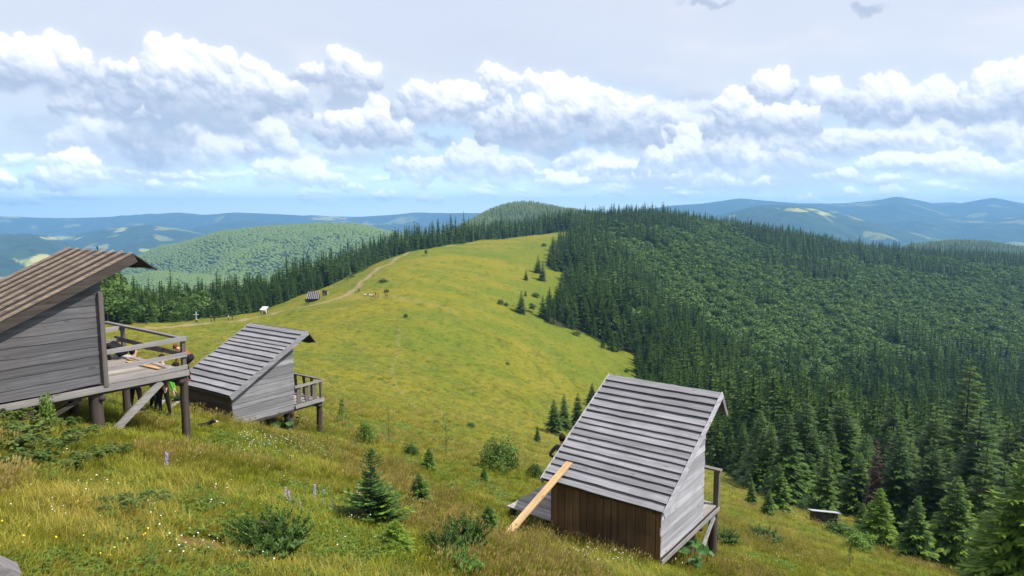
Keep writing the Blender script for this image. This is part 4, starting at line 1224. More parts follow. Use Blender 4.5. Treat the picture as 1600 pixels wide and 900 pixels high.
for (x, y, rr) in ((H1.W-.07, ye, .088), (.12, ye-.05, .085), (H1.W-.12, H1.D-.18, .13), (.15, H1.D-.15, .11), (H1.W-.12, 1.05, .12), (.15, 1.0, .11), (1.5, H1.D-.1, .10)):
    H1.stilt(x, y, rr)
m = MB(); m.plank((H1.W+.01, ye-.55, -.16), (H1.W+.01, H1.D+.12, H1.gz(H1.W, H1.D+.12)+.06), .15, .06, (1, 0, 0), H1.rn, .006, 6); m.build('brace', W_BRACE, H1.root)
m = MB(); m.beam((H1.W-.1, 2.0, -.2), (H1.W-.1, 1.25, H1.gz(H1.W, 1.2)+.05), .09, .09, (1, 0, 0)); m.build('brace', W_DARK, H1.root)
m = MB(); m.plank((-.02, .06, -.06), (-.02, H1.D+H1.K, -.06), .13, .03, (1, 0, 0), H1.rn, .006, 6); m.build('edge_beam', W_DARK, H1.root)
for k in range(2):
    q = H1.world(1.5+k*.35, ye-.22-k*.13, .016)
    o = MB(); o.plank((-.75, 0, 0), (.75, 0, 0), .11, .03, (0, 0, 1), H1.rn, .003, 5)
    ob = o.build('loose_board', W_NEW); ob.location = q; ob.rotation_euler = (0, 0, H1.yaw+.05*k)
    tag(ob, ('orange new board lying on the railed deck, farther from the rail', 'orange new board lying on the railed deck, nearest the end rail')[1-k], 'board')

# the middle hut
H2 = Hut('plank_hut', P2, 'smaller looking grey plank hut in the middle, a person climbing on its roof')
H2.side(H2.W, 1, W_GABLE2, .17); H2.side(0, -1, W_GABLE2, .18); H2.wb = -.42; H2.front(W_FRONT2, False); H2.wb = -.1; H2.back(W_DARK)
r, E0, d, nn, Ls = H2.roof(W_ROOF, 15, W_GABLE2)
m = MB(); m.beam(E0+Vector((-H2.o, 0, 0))-d*.01-nn*.05, E0+Vector((H2.W+H2.o, 0, 0))-d*.01-nn*.05, .04, .09, tuple(nn)); m.build('eave_board', W_DARK, r)
H2.hood(r, W_ROOF1)
H2.base(W_DECK)
ye = H2.D+H2.K-.05
m = MB(); m.beam((H2.W-.02, ye, -.06), (H2.W-.02, ye, .72), .075, .075, (1, 0, 0)); RL = m.build('railing', W_POST, H2.root)
m = MB(); m.beam((0.04, ye, -.06), (.04, ye, .72), .075, .075, (1, 0, 0)); m.build('rail_post', W_POST, RL)
m = MB(); m.plank((-.02, ye, .745), (H2.W+.04, ye, .745), .10, .045, (0, 0, 1), H2.rn, .004, 7); m.build('rail', W_RAILX, RL)
m = MB(); m.plank((H2.W+.01, H2.D+.02, .69), (H2.W+.01, ye+.05, .70), .09, .045, (1, 0, 0), H2.rn, .004, 7); m.build('rail', W_RAILY, RL)
for y in (H2.D+.22, H2.D+.58, H2.D+.93):
    m = MB(); m.plank((H2.W-.03, y, .0), (H2.W-.03, y, .66), .17, .025, (1, 0, 0), H2.rn, .022, 7); m.build('baluster', W_POST, RL)
for x in (.5, 1.0, 1.5, 2.0, 2.45):
    m = MB(); m.plank((x, ye+.02, .0), (x, ye+.02, .72), .16, .025, (0, 1, 0), H2.rn, .02, 7); m.build('baluster', W_POST, RL)
m = MB(); m.plank((H2.W+.05, H2.D+.0, -.03), (H2.W+.05, H2.D+H2.K+.03, -.03), .14, .03, (1, 0, 0), H2.rn, .006, 6); m.build('edge_beam', W_RAILY, H2.root)
m = MB(); m.plank((-.02, H2.D, -.03), (-.02, H2.D+H2.K+.03, -.03), .14, .03, (1, 0, 0), H2.rn, .006, 6); m.build('edge_beam', W_RAILY, H2.root)
for (x, y, rr) in ((H2.W-.12, ye-.02, .115), (.15, ye-.02, .11), (H2.W-.2, H2.D-.12, .17), (.2, H2.D-.12, .15)): H2.stilt(x, y, rr)

# the hut in front on the right
H3 = Hut('plank_hut', P3, 'nearest grey plank hut on the right with a fresh tan plank leaning on its roof')
H3.wb = -.02; H3.side(H3.W, 1, W_GABLE, .17); H3.side(0, -1, W_GABLE, .18); H3.wb = -.18; H3.front(W_FRONT, True); H3.wb = .0; H3.back(W_DARK)
r, E0, d, nn, Ls = H3.roof(W_ROOF, 17, W_GABLE)
H3.hood(r, W_ROOF, False)
m = MB(); m.plank((H3.W+H3.o+.012, H3.R-.02, H3.h2-.03), (H3.W+H3.o+.012, H3.R+H3.t, H3.h2-H3.d-.05), .11, .02, (1, 0, 0), H3.rn, .004, 3); m.build('rake_board', W_RAILX, r)
H3.base(W_DECK)
ye = H3.D+H3.K-.06
m = MB(); m.plank((H3.W+.035, .0, -.13), (H3.W+.035, H3.D+H3.K+.02, -.13), .10, .03, (1, 0, 0), H3.rn, .005, 9); m.build('edge_beam', W_BRACE, H3.root)
m = MB(); m.plank((-.02, .0, -.13), (-.02, H3.D+H3.K+.02, -.13), .10, .03, (1, 0, 0), H3.rn, .005, 9); m.build('edge_beam', W_BRACE, H3.root)
m = MB(); m.beam((H3.W-.03, ye, -.02), (H3.W-.03, ye, .93), .11, .14, (1, 0, 0)); RL = m.build('railing', W_POST, H3.root)
m = MB(); m.beam((.05, ye, -.02), (.05, ye, .93), .11, .11, (1, 0, 0)); m.build('rail_post', W_POST, RL)
m = MB(); m.plank((-.02, ye, .955), (H3.W+.08, ye, .955), .17, .045, (0, 0, 1), H3.rn, .004, 7); m.build('rail', W_RAILX, RL)
for (x, y, rr) in ((H3.W-.1, ye, .12), (.15, ye, .11), (H3.W-.3, H3.D-.15, .15), (.2, H3.D-.12, .14)): H3.stilt(x, y, rr)
m = MB(); m.plank((H3.W-.02, ye-.02, -.2), (H3.W-.12, H3.D+.1, H3.gz(H3.W-.1, H3.D+.1)+.0), .13, .05, (1, 0, 0), H3.rn, .02, 7); m.build('brace', W_GABLE, H3.root)
m = MB(); y = .02
while y < 2.3:
    w = H3.rn.uniform(.14, .18)
    m.plank((-1.42+H3.rn.uniform(-.02, .02), y+w/2, -.005), (-.03, y+w/2, -.005), w-.010, .035, (0, 0, 1), H3.rn, .004, 5); y += w
PF = m.build('side_platform', W_PLAT, H3.root)
for x in (-1.3, -.3):
    m = MB(); m.beam((x, .05, -.10), (x, 2.28, -.10), .09, .14); m.build('joist', W_DARK, PF)
for (x, y) in ((-1.3, .15), (-1.3, 2.15), (-.25, 2.15)): H3.stilt(x, y, .07, -.17, W_DARK, 'platform_leg')

# tan plank leaning on that roof
def on_plane(u, v, hut):
    dr = ray(u, v); E = hut.world(0, -hut.e, hut.h1); n = Vector((0, -hut.sl, 1)).normalized()
    n = Vector((-n.y*hut.sn, n.y*hut.c, n.z)); t = (E-Vector()).dot(n)/dr.dot(n); return dr*t, n
pa = ground(797, 838); pb, nr = on_plane(893, 719, H3)
pa = pa+Vector((0, 0, .12)); E_ = H3.world(0, -H3.e, H3.h1)
while True:                                 # it rests on the eave, its end free above the boards
    dd = pb-pa; s_ = min(1, max(0, (-H3.e-H3.local(pa).y)/(H3.local(pb).y-H3.local(pa).y)))
    if (pa+dd*s_-E_).dot(nr) > .13: break
    pb = pb*.997
o = MB(); L = dd.length+.06; o.plank((0, -.15, 0), (0, L, 0), .18, .035, (0, 0, 1), H3.rn, .002, 6)
ob = o.build('loose_plank', W_NEW); ob.location = pa
y_ = dd.normalized(); x_ = y_.cross(Vector((0, 0, 1))).normalized(); x_ = (x_+Vector((0, 0, -.0))).normalized(); z_ = x_.cross(y_)
ob.rotation_euler = Matrix((x_, y_, z_)).transposed().to_euler()
tag(ob, 'fresh tan plank leaning from the grass up onto the nearest hut roof', 'plank')

# boards lying and leaning behind the deck posts on the left
for (a, b, w, lab) in (((243, 641), (279, 612), .16, 'pale weathered board propped behind the two people standing below the deck'), ((264, 640), (292, 625), .14, 'short pale board lying in the grass left of the big leaves by the middle hut')):
    p, q = ground(*a), ground(*b); q = q+Vector((0, 0, .32 if a[0] == 243 else .12)); q = p+(q-p)*min(1, 2.2/(q-p).length)
    o = MB(); o.plank((0, 0, .04), tuple(q-p+Vector((0, 0, .04))), w, .035, (0, 0, 1), H2.rn, .006, 6)
    ob = o.build('loose_board', W_BRACE); ob.location = p; tag(ob, lab, 'board')

# corner of the boards the photographer stands by
o = MB(); o.plank((0, 0, 0), (1.5, -.8, -.0), .14, .04, (0, 0, 1), H1.rn, .003, 5)
ob = o.build('handrail_board', W_RAILX); dr = ray(-150, 800)
o2 = MB(); p = ray(22, 897)*2.2; q = ray(-170, 812)*2.0; o2.plank(tuple(p), tuple(q), .10, .04, (0, 0, 1), H1.rn, .003, 5)
bpy.data.objects.remove(ob)
e = empty('handrail', (p.x-.9, p.y-.1, float(hgt(p.x-.9, p.y-.1))), 0, 'grey weathered handrail corner poking into the bottom left of the photo', 'handrail')
def sub(mb, name, mat, par):
    o = mb.build(name, mat, par); o.matrix_parent_inverse = par.matrix_world.inverted(); return o
bpy.context.view_layer.update()
sub(o2, 'rail', W_RAILX, e)
mid = p+(q-p)*.8; g = float(hgt(mid.x, mid.y)); o3 = MB(); o3.beam((mid.x, mid.y, g-.3), (mid.x, mid.y, mid.z-.02), .09, .09, (1, 0, 0)); sub(o3, 'rail_post', W_POST, e)

# ------------------------------------------------------------------ far small buildings
G_METAL = plain('pale_sheet_roof', (.42, .43, .46), .5, .2, 3, .4)
W_WHITE = plain('white_paint', (.58, .58, .57), .6, .08, 4)
def shed(P, w, dpt, h, rz, label, cat='shed'):
    rn = random.Random(4)
    e = empty('shed', P, rz, label, cat)
    m = MB()
    for k in range(8):
        x = -w/2+w*(k+.5)/8
        m.plank((x, -dpt/2, -.35), (x, -dpt/2, h*.92), w/8-.01, .03, (0, -1, 0), rn, .004, 3)
        m.plank((x, dpt/2, -.35), (x, dpt/2, h*.50), w/8-.01, .03, (0, 1, 0), rn, .004, 3)
    for k in range(6):
        y = -dpt/2+.02+(dpt-.04)*(k+.5)/6; zt = h*(.9-.40*(k+.5)/6)
        for x in (-w/2, w/2): m.plank((x, y, -.35), (x, y, zt), dpt/6-.01, .03, (1, 0, 0), rn, .004, 3)
    m.build('wall', W_FRONT2, e)
    m = MB(); m.plank((0, -dpt/2-.25, h*1.0), (0, dpt/2+.2, h*.52), w+.35, .035, (0, 0, 1), rn, .004, 6); rf = m.build('roof', G_METAL, e)
    m = MB(); m.box((-w*.18, -dpt/2-.05, .05), (w*.18, -dpt/2-.02, h*.78)); m.build('door', W_DARK, e)
    m = MB(); m.plank((w/2+.55, -dpt/2-.1, -.25), (w/2-.1, -dpt/2+.1, h*.86), .12, .035, (0, -1, 0), rn, .004, 4); m.build('side_board', W_RAILY, e)
    return e
shed((SHED.x, SHED.y, SHED.z+.12), SHED.y*.034, SHED.y*.026, SHED.y*.026, -.25, 'small dark wooden shed with pale sheet roof at the forest edge, lower right')

def leanto(P, rz):
    """far log shelter: slanting poles over a log base, a boarded apron on its right"""
    rn = random.Random(8)
    e = empty('log_shelter', P, rz, 'far dark log shelter with pale slanting roof poles beside the dirt track', 'shelter')
    m = MB()
    for k in range(4):
        z = .1+k*.28
        m.tube((-2.6, -.9, z), (2.2, -.9, z), .14, .13, 8, rings=2); m.tube((-2.6, 1.5, z), (2.2, 1.5, z), .14, .13, 8)
        m.tube((-2.4, -1.1, z+.14), (-2.4, 1.7, z+.14), .13, .13, 8); m.tube((2.0, -1.1, z+.14), (2.0, 1.7, z+.14), .13, .13, 8)
    m.build('log_base', W_DARK, e)
    m = MB(); m.poly_prism([(-2.1, -1.3, 1.1), (2.1, -1.3, 1.1), (2.3, 1.6, 3.4), (-1.9, 1.6, 3.4)], (0, -.05, .06)); rf = m.build('roof', W_ROOF1, e)
    for k in range(7):
        x = -1.95+k*.65
        m = MB(); m.tube((x, -1.42, 1.16), (x+.2, 1.65, 3.58), .085, .075, 7); m.build('roof_pole', W_GABLE, rf)
    for (x, y, z) in ((-1.9, 1.5, 3.3), (2.1, 1.5, 3.3)):
        m = MB(); m.tube((x, y, -.3), (x, y, z), .11, .1, 8); m.build('post', W_DARK, e)
    m = MB()
    for k in range(6): m.plank((2.3, -.9+k*.42, .55), (4.6, -.9+k*.42, .75), .38, .05, (0, 0, 1), rn, .01, 4)
    m.tube((4.4, -.8, -.3), (4.4, -.8, .72), .1, .1, 7); m.tube((4.4, 1.2, -.3), (4.4, 1.2, .72), .1, .1, 7)
    m.build('apron', W_RAILX, e)
    for k, (x, y) in enumerate(((-1.0, -2.0), (.2, -2.1))):
        pass
    return e
P = ground(489, 471); leanto((P.x, P.y, P.z-.1), .12)
P = ground(505, 463)
e = empty('hut', (P.x, P.y+3, float(hgt(P.x, P.y+3))), .1, 'tiny brown cabin with one white wall just right of the far log shelter', 'cabin')
m = MB(); m.poly_prism([(-1.0, -.8, -.3), (.9, -.8, -.3), (.9, -.8, 1.7), (-1.0, -.8, 1.9)], (0, 1.8, 0)); m.build('wall', W_FRONT, e)
m = MB(); m.poly_prism([(-1.2, -1.0, 1.93), (1.1, -1.0, 1.72), (1.1, -1.0, 1.80), (-1.2, -1.0, 2.01)], (0, 2.2, 0)); m.build('roof', W_ROOF1, e)
m = MB(); m.box((.95, -.95, .1), (1.35, -.90, 1.75)); m.box((.905, -.7, .1), (.945, .8, 1.6)); m.build('white_panel', W_WHITE, e)

# white canopy stand and the notice board further along the track
P = ground(413, 491)
e = empty('canopy_stand', P, -.25, 'small white roofed stand beside the dirt track with two people in front', 'stand')
m = MB()
for (x, y) in ((-.8, -.6), (.8, -.6), (-.8, .7), (.8, .7)): m.beam((x, y, -.2), (x, y, 1.7+.5*(y > 0)), .09, .09, (1, 0, 0))
m.build('frame', W_DARK, e)
m = MB(); m.poly_prism([(-1.15, -.95, 1.5), (1.15, -.95, 1.5), (1.15, 1.0, 2.5), (-1.15, 1.0, 2.5)], (0, -.03, .06)); m.build('roof', W_WHITE, e)
m = MB(); m.box((-.75, .2, .75), (.75, .65, .82)); m.box((-.7, .25, .0), (.7, .6, .74)); m.build('counter', W_RAILY, e)
P = ground(430, 476)
e = empty('notice_board', P, .1, 'tiny white board on posts left of the far log shelter', 'board')
m = MB(); m.box((-.45, -.03, .9), (.45, .03, 2.1)); m.build('panel', W_WHITE, e)
for x in (-.4, .4):
    m = MB(); m.box((x-.05, .04, -.3), (x+.05, .14, 2.2)); m.build('post', W_DARK, e)
# white cross
P = ground(307, 503)
e = empty('cross', P, .05, 'white wooden cross on a dark foot at the far end of the meadow', 'cross')
m = MB(); m.box((-.09, -.08, .5), (.09, .08, 2.9)); m.build('upright', W_WHITE, e)
m = MB(); m.box((-.68, -.09, 1.99), (.68, .09, 2.17)); m.build('crossbar', W_WHITE, e)
m = MB(); m.poly_prism([(-.35, -.3, -.3), (.35, -.3, -.3), (.22, -.2, .5), (-.22, -.2, .5)], (0, .45, 0)); m.build('foot', W_DARK, e)

# ------------------------------------------------------------------ people
def mats_p(n, c): return plain(n, c, .85, .15, 14)
PM = {'skin': mats_p('skin', (.55, .33, .23)), 'black': mats_p('black_cloth', (.012, .012, .014)), 'navy': mats_p('dark_blue_cloth', (.022, .026, .04)),
      'grey': mats_p('dark_grey_shirt', (.055, .058, .065)), 'green': mats_p('bright_green_jacket', (.10, .42, .04)), 'rust': mats_p('rust_top', (.22, .085, .03)),
      'dkbrown': mats_p('dark_brown_cloth', (.03, .024, .02)), 'redhair': mats_p('red_brown_hair', (.12, .030, .012)), 'darkhair': mats_p('dark_hair', (.015, .011, .008)),
      'blond': mats_p('blond_hair', (.45, .33, .17)), 'pink': mats_p('pink_shoes', (.75, .12, .14)), 'white': mats_p('pale_cloth', (.72, .70, .66)), 'red': mats_p('red_cloth', (.4, .04, .03)), 'dark': mats_p('dark_shoes', (.02, .02, .02))}

def skin_mesh(name, verts, edges, radii, sub=2, root=0):
    me = bpy.data.meshes.new(name); me.from_pydata(verts, edges, [])
    o = bpy.data.objects.new(name, me); COL.objects.link(o)
    sk = o.modifiers.new('skin', 'SKIN'); sk.use_smooth_shade = True; sk.branch_smoothing = .4
    for i, r in enumerate(radii):
        v = me.skin_vertices[0].data[i]; v.radius = r if isinstance(r, tuple) else (r, r); v.use_root = (i == root)
    sb = o.modifiers.new('sub', 'SUBSURF'); sb.levels = sub; sb.render_levels = sub
    dg = bpy.context.evaluated_depsgraph_get(); dg.update()
    out = bpy.data.meshes.new_from_object(o.evaluated_get(dg)); out.name = name
    bpy.data.objects.remove(o); bpy.data.meshes.remove(me)
    return out

def person(P, face, label, shirt, pants, shoes, hair, pose='stand', h=1.74, arms=(0, 0), bend=0.0, hand=True, group=None, long_hair=False, headturn=0.0):
    """one continuous skinned body; x right, y forward"""
    k = h/1.74; V = []; Ed = []; Rd = []; Z = []
    def a(p, r, z, par=None):
        V.append(p); Rd.append(r); Z.append(z)
        if par is not None: Ed.append((par, len(V)-1))
        return len(V)-1
    hipz, kn = .93, .50
    sb, cb = math.sin(bend), math.cos(bend)
    def T(x, y, z):                         # upper body turns about the hips
        dz = z-hipz; return (x, y*cb+dz*sb, hipz-y*sb+dz*cb)
    if pose == 'sit':
        hipz = .14
    pel = a((0, 0, hipz), (.155, .115), 'pants')
    w = a(T(0, .01, hipz+.17), (.135, .10), 'shirt', pel)
    ch = a(T(0, .0, hipz+.36), (.165, .115), 'shirt', w)
    sh = a(T(0, -.015, hipz+.49), (.12, .085), 'shirt', ch)
    nk = a(T(0, .0, hipz+.565), .055, 'skin', sh)
    hx = headturn*.03
    h1 = a(T(hx, .025, hipz+.64), (.066, .078), 'skin', nk)
    h2 = a(T(hx, .02, hipz+.72), (.078, .098), 'skin', h1)
    h3 = a(T(hx, .01, hipz+.785), (.06, .075), 'skin', h2)
    hands = []
    for s, ar in ((-1, arms[0]), (1, arms[1])):
        s0 = a(T(s*.165, -.01, hipz+.475), .068, 'shirt', sh)
        if ar == 'fwd':
            e_ = T(s*.21, .16, hipz+.26); wr = T(s*.16, .36, hipz+.16); hd = T(s*.15, .44, hipz+.13)
        elif ar == 'down':
            e0 = T(s*.2, .03, hipz+.475); e_ = (e0[0], e0[1]+.06, e0[2]-.27); wr = (e0[0]-s*.02, e0[1]+.12, e0[2]-.50); hd = (e0[0]-s*.02, e0[1]+.14, e0[2]-.59)
        elif ar == 'hip':
            e_ = T(s*.34, -.05, hipz+.24); wr = T(s*.2, .06, hipz+.10); hd = T(s*.16, .10, hipz+.06)
        else:
            e_ = T(s*.225, -.01, hipz+.20); wr = T(s*.235, .05, hipz-.04); hd = T(s*.235, .07, hipz-.12)
        el_ = a(e_, .045, 'shirt' if ar != 'bare' else 'skin', s0)
        w_ = a(wr, .034, 'shirt', el_); hh = a(hd, (.036, .022), 'skin', w_)
        dv = (Vector(hd)-Vector(wr)).normalized(); sd = dv.cross(Vector((0, 1, .2))).normalized()
        for q in range(4):
            L = (.075, .088, .084, .066)[q]; off = sd*(.027-.018*q)
            p1 = Vector(hd)+dv*.03+off; f1 = a(tuple(p1), .0095, 'skin', hh); a(tuple(p1+dv*L+Vector((0, .012, 0))), .0075, 'skin', f1)
        p1 = Vector(hd)-dv*.02+sd*.04; f1 = a(tuple(p1), .0105, 'skin', hh); a(tuple(p1+dv*.05+sd*.015), .0085, 'skin', f1)
    for s in (-1, 1):
        if pose == 'sit':
            pts = [((s*.10, .05, .14), .095), ((s*.15, .42, .42), .068), ((s*.13, .60, .10), .046), ((s*.13, .62, .05), .045), ((s*.13, .80, .04), (.038, .03))]
        elif pose == 'climb':
            pts = [((s*.10, .03, hipz-.06), .098), ((s*.11, .26+.1*(s > 0), kn+.08), .066), ((s*.11, .06+.16*(s > 0), .11+.1*(s > 0)), .044), ((s*.11, .05+.16*(s > 0), .05+.1*(s > 0)), .045), ((s*.12, .21+.16*(s > 0), .035+.1*(s > 0)), (.042, .03))]
        else:
            st = .05*s
            pts = [((s*.095, .0, hipz-.08), .098), ((s*.10, .02+st, kn), .066), ((s*.105, -.01+st*1.6, .11), .044), ((s*.105, -.015+st*1.6, .055), .046), ((s*.115, .15+st*1.6, .035), (.042, .03))]
        pr = pel
        for q, (p, r) in enumerate(pts): pr = a(p, r, 'pants' if q < 3 else 'shoes', pr)
    V = [tuple(c*k for c in p) for p in V]; Rd = [tuple(c*k for c in r) if isinstance(r, tuple) else r*k for r in Rd]
    me = skin_mesh('body', V, Ed, Rd, 2)
    names = ['skin', 'shirt', 'pants', 'shoes']; use = [PM['skin'], PM[shirt], PM[pants], PM[shoes]]
    for m_ in use: me.materials.append(m_)
    VV = np.array(V); segs = [(i, j) for i, j in Ed]
    cen = np.array([p.center[:] for p in me.polygons]); best = np.full(len(cen), 1e9); zi = np.zeros(len(cen), int)
    for i, j in segs:
        A, B = VV[i], VV[j]; d_ = B-A; t = np.clip(((cen-A)@d_)/max(d_@d_, 1e-9), 0, 1)
        ds = np.linalg.norm(cen-A-t[:, None]*d_, axis=1)
        zz = np.where(t < .5, names.index(Z[i]), names.index(Z[j])); up = ds < best
        best = np.where(up, ds, best); zi = np.where(up, zz, zi)
    me.polygons.foreach_set('material_index', zi.astype(np.int32))
    e = empty('person', P, face, label, 'person', group)
    link('body', me, e)
    # hair cap, nose, eyes
    hc = Vector(V[h2]); up = (Vector(V[h3])-Vector(V[h1])).normalized(); fw = Vector((0, 1, 0)); fw = (fw-up*fw.dot(up)).normalized(); rt = fw.cross(up)
    m = MB(); n1, n2 = 14, 8
    for i in range(n2+1):
        th = math.pi*i/n2
        for j in range(n1):
            ph = 2*math.pi*j/n1
            x, y, z = math.sin(th)*math.cos(ph), math.sin(th)*math.sin(ph), math.cos(th)
            cutz = -.25 if y > .25 else (-1.0 if not long_hair else -1.9)
            zz = max(z, .30 if y > .35 else cutz) if z < 0 or y > .35 else z
            rr = 1.0+random.Random(i*31+j).uniform(-.04, .05)
            p = hc+rt*x*.088*k*rr+fw*(y*.104*rr-.012)*k+up*((zz if not (long_hair and zz < -.4 and y < .2) else zz*1.5)*.112*rr+.022)*k
            m.v.append(tuple(p))
    for i in range(n2):
        for j in range(n1): m.f.append((i*n1+j, i*n1+(j+1) % n1, (i+1)*n1+(j+1) % n1, (i+1)*n1+j)); m.m.append(0)
    m.build('hair', PM[hair], e, True)
    m = MB(); t0 = hc+fw*.088*k-up*.02*k
    m.v = [tuple(t0+up*.03*k), tuple(t0+rt*.014*k-up*.02*k), tuple(t0-rt*.014*k-up*.02*k), tuple(t0+fw*.028*k-up*.016*k)]
    m.f = [(0, 1, 3), (0, 3, 2), (1, 2, 3)]; m.m = [0]*3; m.build('nose', PM['skin'], e)
    return e

def on_plane_z(u, v, z): 
    d_ = ray(u, v); return d_*(z/d_.z)
# at the nearest hut
q = H3.world(-.55, 1.35, .015); person(q, -.45, 'dark haired man in dark grey shirt seen from behind, left of the nearest hut', 'grey', 'navy', 'dark', 'darkhair', arms=('hip', 0), h=1.76)
q = H3.world(-.32, 2.05, .015); person(q, .3, 'fair haired person almost hidden by the roof edge of the nearest hut', 'white', 'navy', 'dark', 'blond', h=1.78)
# on the left deck
q = on_plane_z(196, 560, H1.z0+.0); person(q, 1.5, 'red haired person in black sitting hunched on the railed deck', 'black', 'black', 'dark', 'redhair', pose='sit', bend=1.15, arms=('fwd', 'fwd'), h=1.62, long_hair=True)
# on the middle roof
pb, nr = on_plane(303, 596, H2)
person(pb+nr*.04, 1.35, 'person in rust top and black leggings bent over on the middle hut roof', 'rust', 'black', 'pink', 'redhair', pose='climb', bend=1.15, arms=('down', 'down'), h=1.66)
# under the deck
P = ground(213, 643); person(P, -.6, 'person in dark clothes standing behind the deck stilts, leftmost of three', 'black', 'black', 'dark', 'darkhair', h=1.74)
P = ground(241, 643); person(P, -1.2, 'person in bright green jacket leaning forward between the deck stilts', 'green', 'black', 'dark', 'darkhair', bend=1.0, arms=('down', 'down'), h=1.7)
P = ground(258, 649); person(P, 2.6, 'person in dark brown clothes standing next to the green jacket', 'dkbrown', 'black', 'dark', 'darkhair', h=1.74)
# far ones along the track
FARP = [(408, 491, 'navy', 'dark', 'black', 'person in dark clothes in front of the white roofed stand, on its left'), (416, 491, 'white', 'white', 'navy', 'person in pale top at the right corner of the white roofed stand'),
 (357, 501, 'white', 'grey', 'grey', 'person in pale clothes on the track between cross and stand, left of a dark one'), (363, 500, 'black', 'black', 'black', 'person in black on the track between cross and white stand'),
 (330, 503, 'black', 'black', 'black', 'person in black on the track nearest to the white cross, on its right'), (335, 503, 'dkbrown', 'black', 'black', 'person in brown next to the one in black nearest to the white cross'),
 (591, 465, 'navy', 'black', 'black', 'standing person in dark blue right of the seated row, far on the meadow'), (587, 463, 'rust', 'black', 'black', 'person in rust top close to the right end of the seated row'),
 (605, 467, 'black', 'black', 'black', 'standing person in black farther right of the seated row on the meadow'), (602, 464, 'red', 'black', 'black', 'person in red behind the black one, farther right on the meadow'),
 (561, 457, 'grey', 'navy', 'navy', 'lone person in grey left of the seated row, by the track fork'), (583, 432, 'dkbrown', 'black', 'black', 'hiker in brown walking on the steep part of the dirt track')]
for i, (u, v, s_, p_, _, lab) in enumerate(FARP):
    P = ground(u, v); person(P, i*1.3, lab, s_, p_ if p_ in PM else 'black', 'dark', ('darkhair', 'blond', 'redhair')[i % 3], h=1.7)
for i, c in enumerate(('white', 'white', 'grey', 'white', 'white', 'red')):
    P = ground(569+i*2.9, 462+i*.35)
    person(P, 3.1+i*.2, 'seated hiker in the pale row resting on the far meadow', c, 'navy', 'dark', ('darkhair', 'blond')[i % 2], pose='sit', h=1.7, arms=('fwd', 'fwd'), group='hikers seated in a row on the far meadow')

# ------------------------------------------------------------------ black dog in the grass
P = ground(313, 669)
V = [(0, -.28, .30), (0, -.05, .32), (0, .18, .33), (0, .30, .40), (0, .40, .47), (0, .50, .45), (0, .57, .43)]
Rd = [(.10, .11), (.10, .10), (.115, .135), (.08, .085), (.07, .075), (.045, .045), (.032, .03)]
Ed = [(i, i+1) for i in range(6)]
def leg(par, pts):
    for (p, r) in pts:
        V.append(p); Rd.append((r, r)); Ed.append((par, len(V)-1)); par = len(V)-1
for s in (-1, 1):
    leg(2, [((s*.085, .20, .20), .045), ((s*.085, .19, .10), .026), ((s*.085, .21, .02), .026), ((s*.085, .25, .015), .022)])
    leg(0, [((s*.085, -.26, .22), .06), ((s*.085, -.20, .15), .036), ((s*.085, -.33, .10), .022), ((s*.085, -.32, .02), .022), ((s*.085, -.28, .015), .02)])
leg(0, [((0, -.40, .34), .03), ((0, -.52, .42), .035), ((0, -.58, .52), .028)])
leg(4, [((.055, .38, .54), .022), ((.075, .37, .58), .008)]); leg(4, [((-.055, .38, .54), .022), ((-.075, .37, .58), .008)])
dm = skin_mesh('dog', V, Ed, Rd, 2, 1); dm.materials.append(mats_p('black_fur', (.012, .011, .011))); dm.materials.append(mats_p('white_fur', (.6, .58, .55)))
mi = [1 if (p.center.y > .5 or (p.center.y > .22 and p.center.z < .28 and abs(p.center.x) < .07)) else 0 for p in dm.polygons]
dm.polygons.foreach_set('material_index', mi)
dg_ = link('dog', dm); dg_.location = P+Vector((0, 0, -.10)); dg_.rotation_euler = (0, 0, -1.25); dg_.scale = (.8, .8, .55)
tag(dg_, 'black shaggy dog with white chest in the grass below the middle hut', 'dog')

# ------------------------------------------------------------------ bushes, saplings and herbs near the camera
M_JUN = leafmat('juniper_needles', (.050, .105, .018), (.095, .16, .028), (.068, .13, .022), .25, 2.5)
M_LEAF = leafmat('bush_leaves', (.055, .115, .022), (.09, .165, .028), (.045, .095, .02), .3, 1.5)
M_LEAF2 = leafmat('light_bush_leaves', (.10, .19, .03), (.15, .24, .04), None, .35, 1.5)
M_BRAM = leafmat('bramble_leaves', (.065, .125, .025), (.12, .18, .04), (.14, .16, .04), .35, 1.2)
M_BUTT = leafmat('butterbur_leaves', (.04, .10, .025), (.07, .15, .04), None, .3, 1.5)
M_STEM = plain('thin_stem', (.10, .08, .06), .9, .3, 9)

def needle_bush(seed, nst, mats, wide=.75, name='juniper_crown'):
    """many upright feathery shoots of unit height"""
    rn = random.Random(seed); t = TB()
    for k in range(nst):
        a = rn.uniform(0, 6.28); r = wide*.55*rn.random()**.6
        p = Vector((math.cos(a)*r*.5, math.sin(a)*r*.5, rn.uniform(0, .15)))
        d = Vector((math.cos(a)*r*1.3, math.sin(a)*r*1.3, 1.0*rn.uniform(.5, 1.0))).normalized()
        L = rn.uniform(.45, .95)*(1-.35*r/wide)
        n = 16
        for i in range(n):
            f = (i+.4)/n; o = p+d*L*f+Vector((0, 0, -.05*f*f))
            for q in range(4):
                an = rn.uniform(0, 6.28); sd = Vector((math.cos(an), math.sin(an), 0))
                dd = (d*.55+sd*rn.uniform(.5, 1)+Vector((0, 0, .1))).normalized()
                l = .17*(1-f*.65)*rn.uniform(.7, 1.2)
                t.kite2(o, dd, dd.cross(d+Vector((.1, .2, .1))).normalized(), l, l*.16, -.05, 0 if rn.random() < .75 or f < .5 else 1)
    return t.mesh(name, mats)
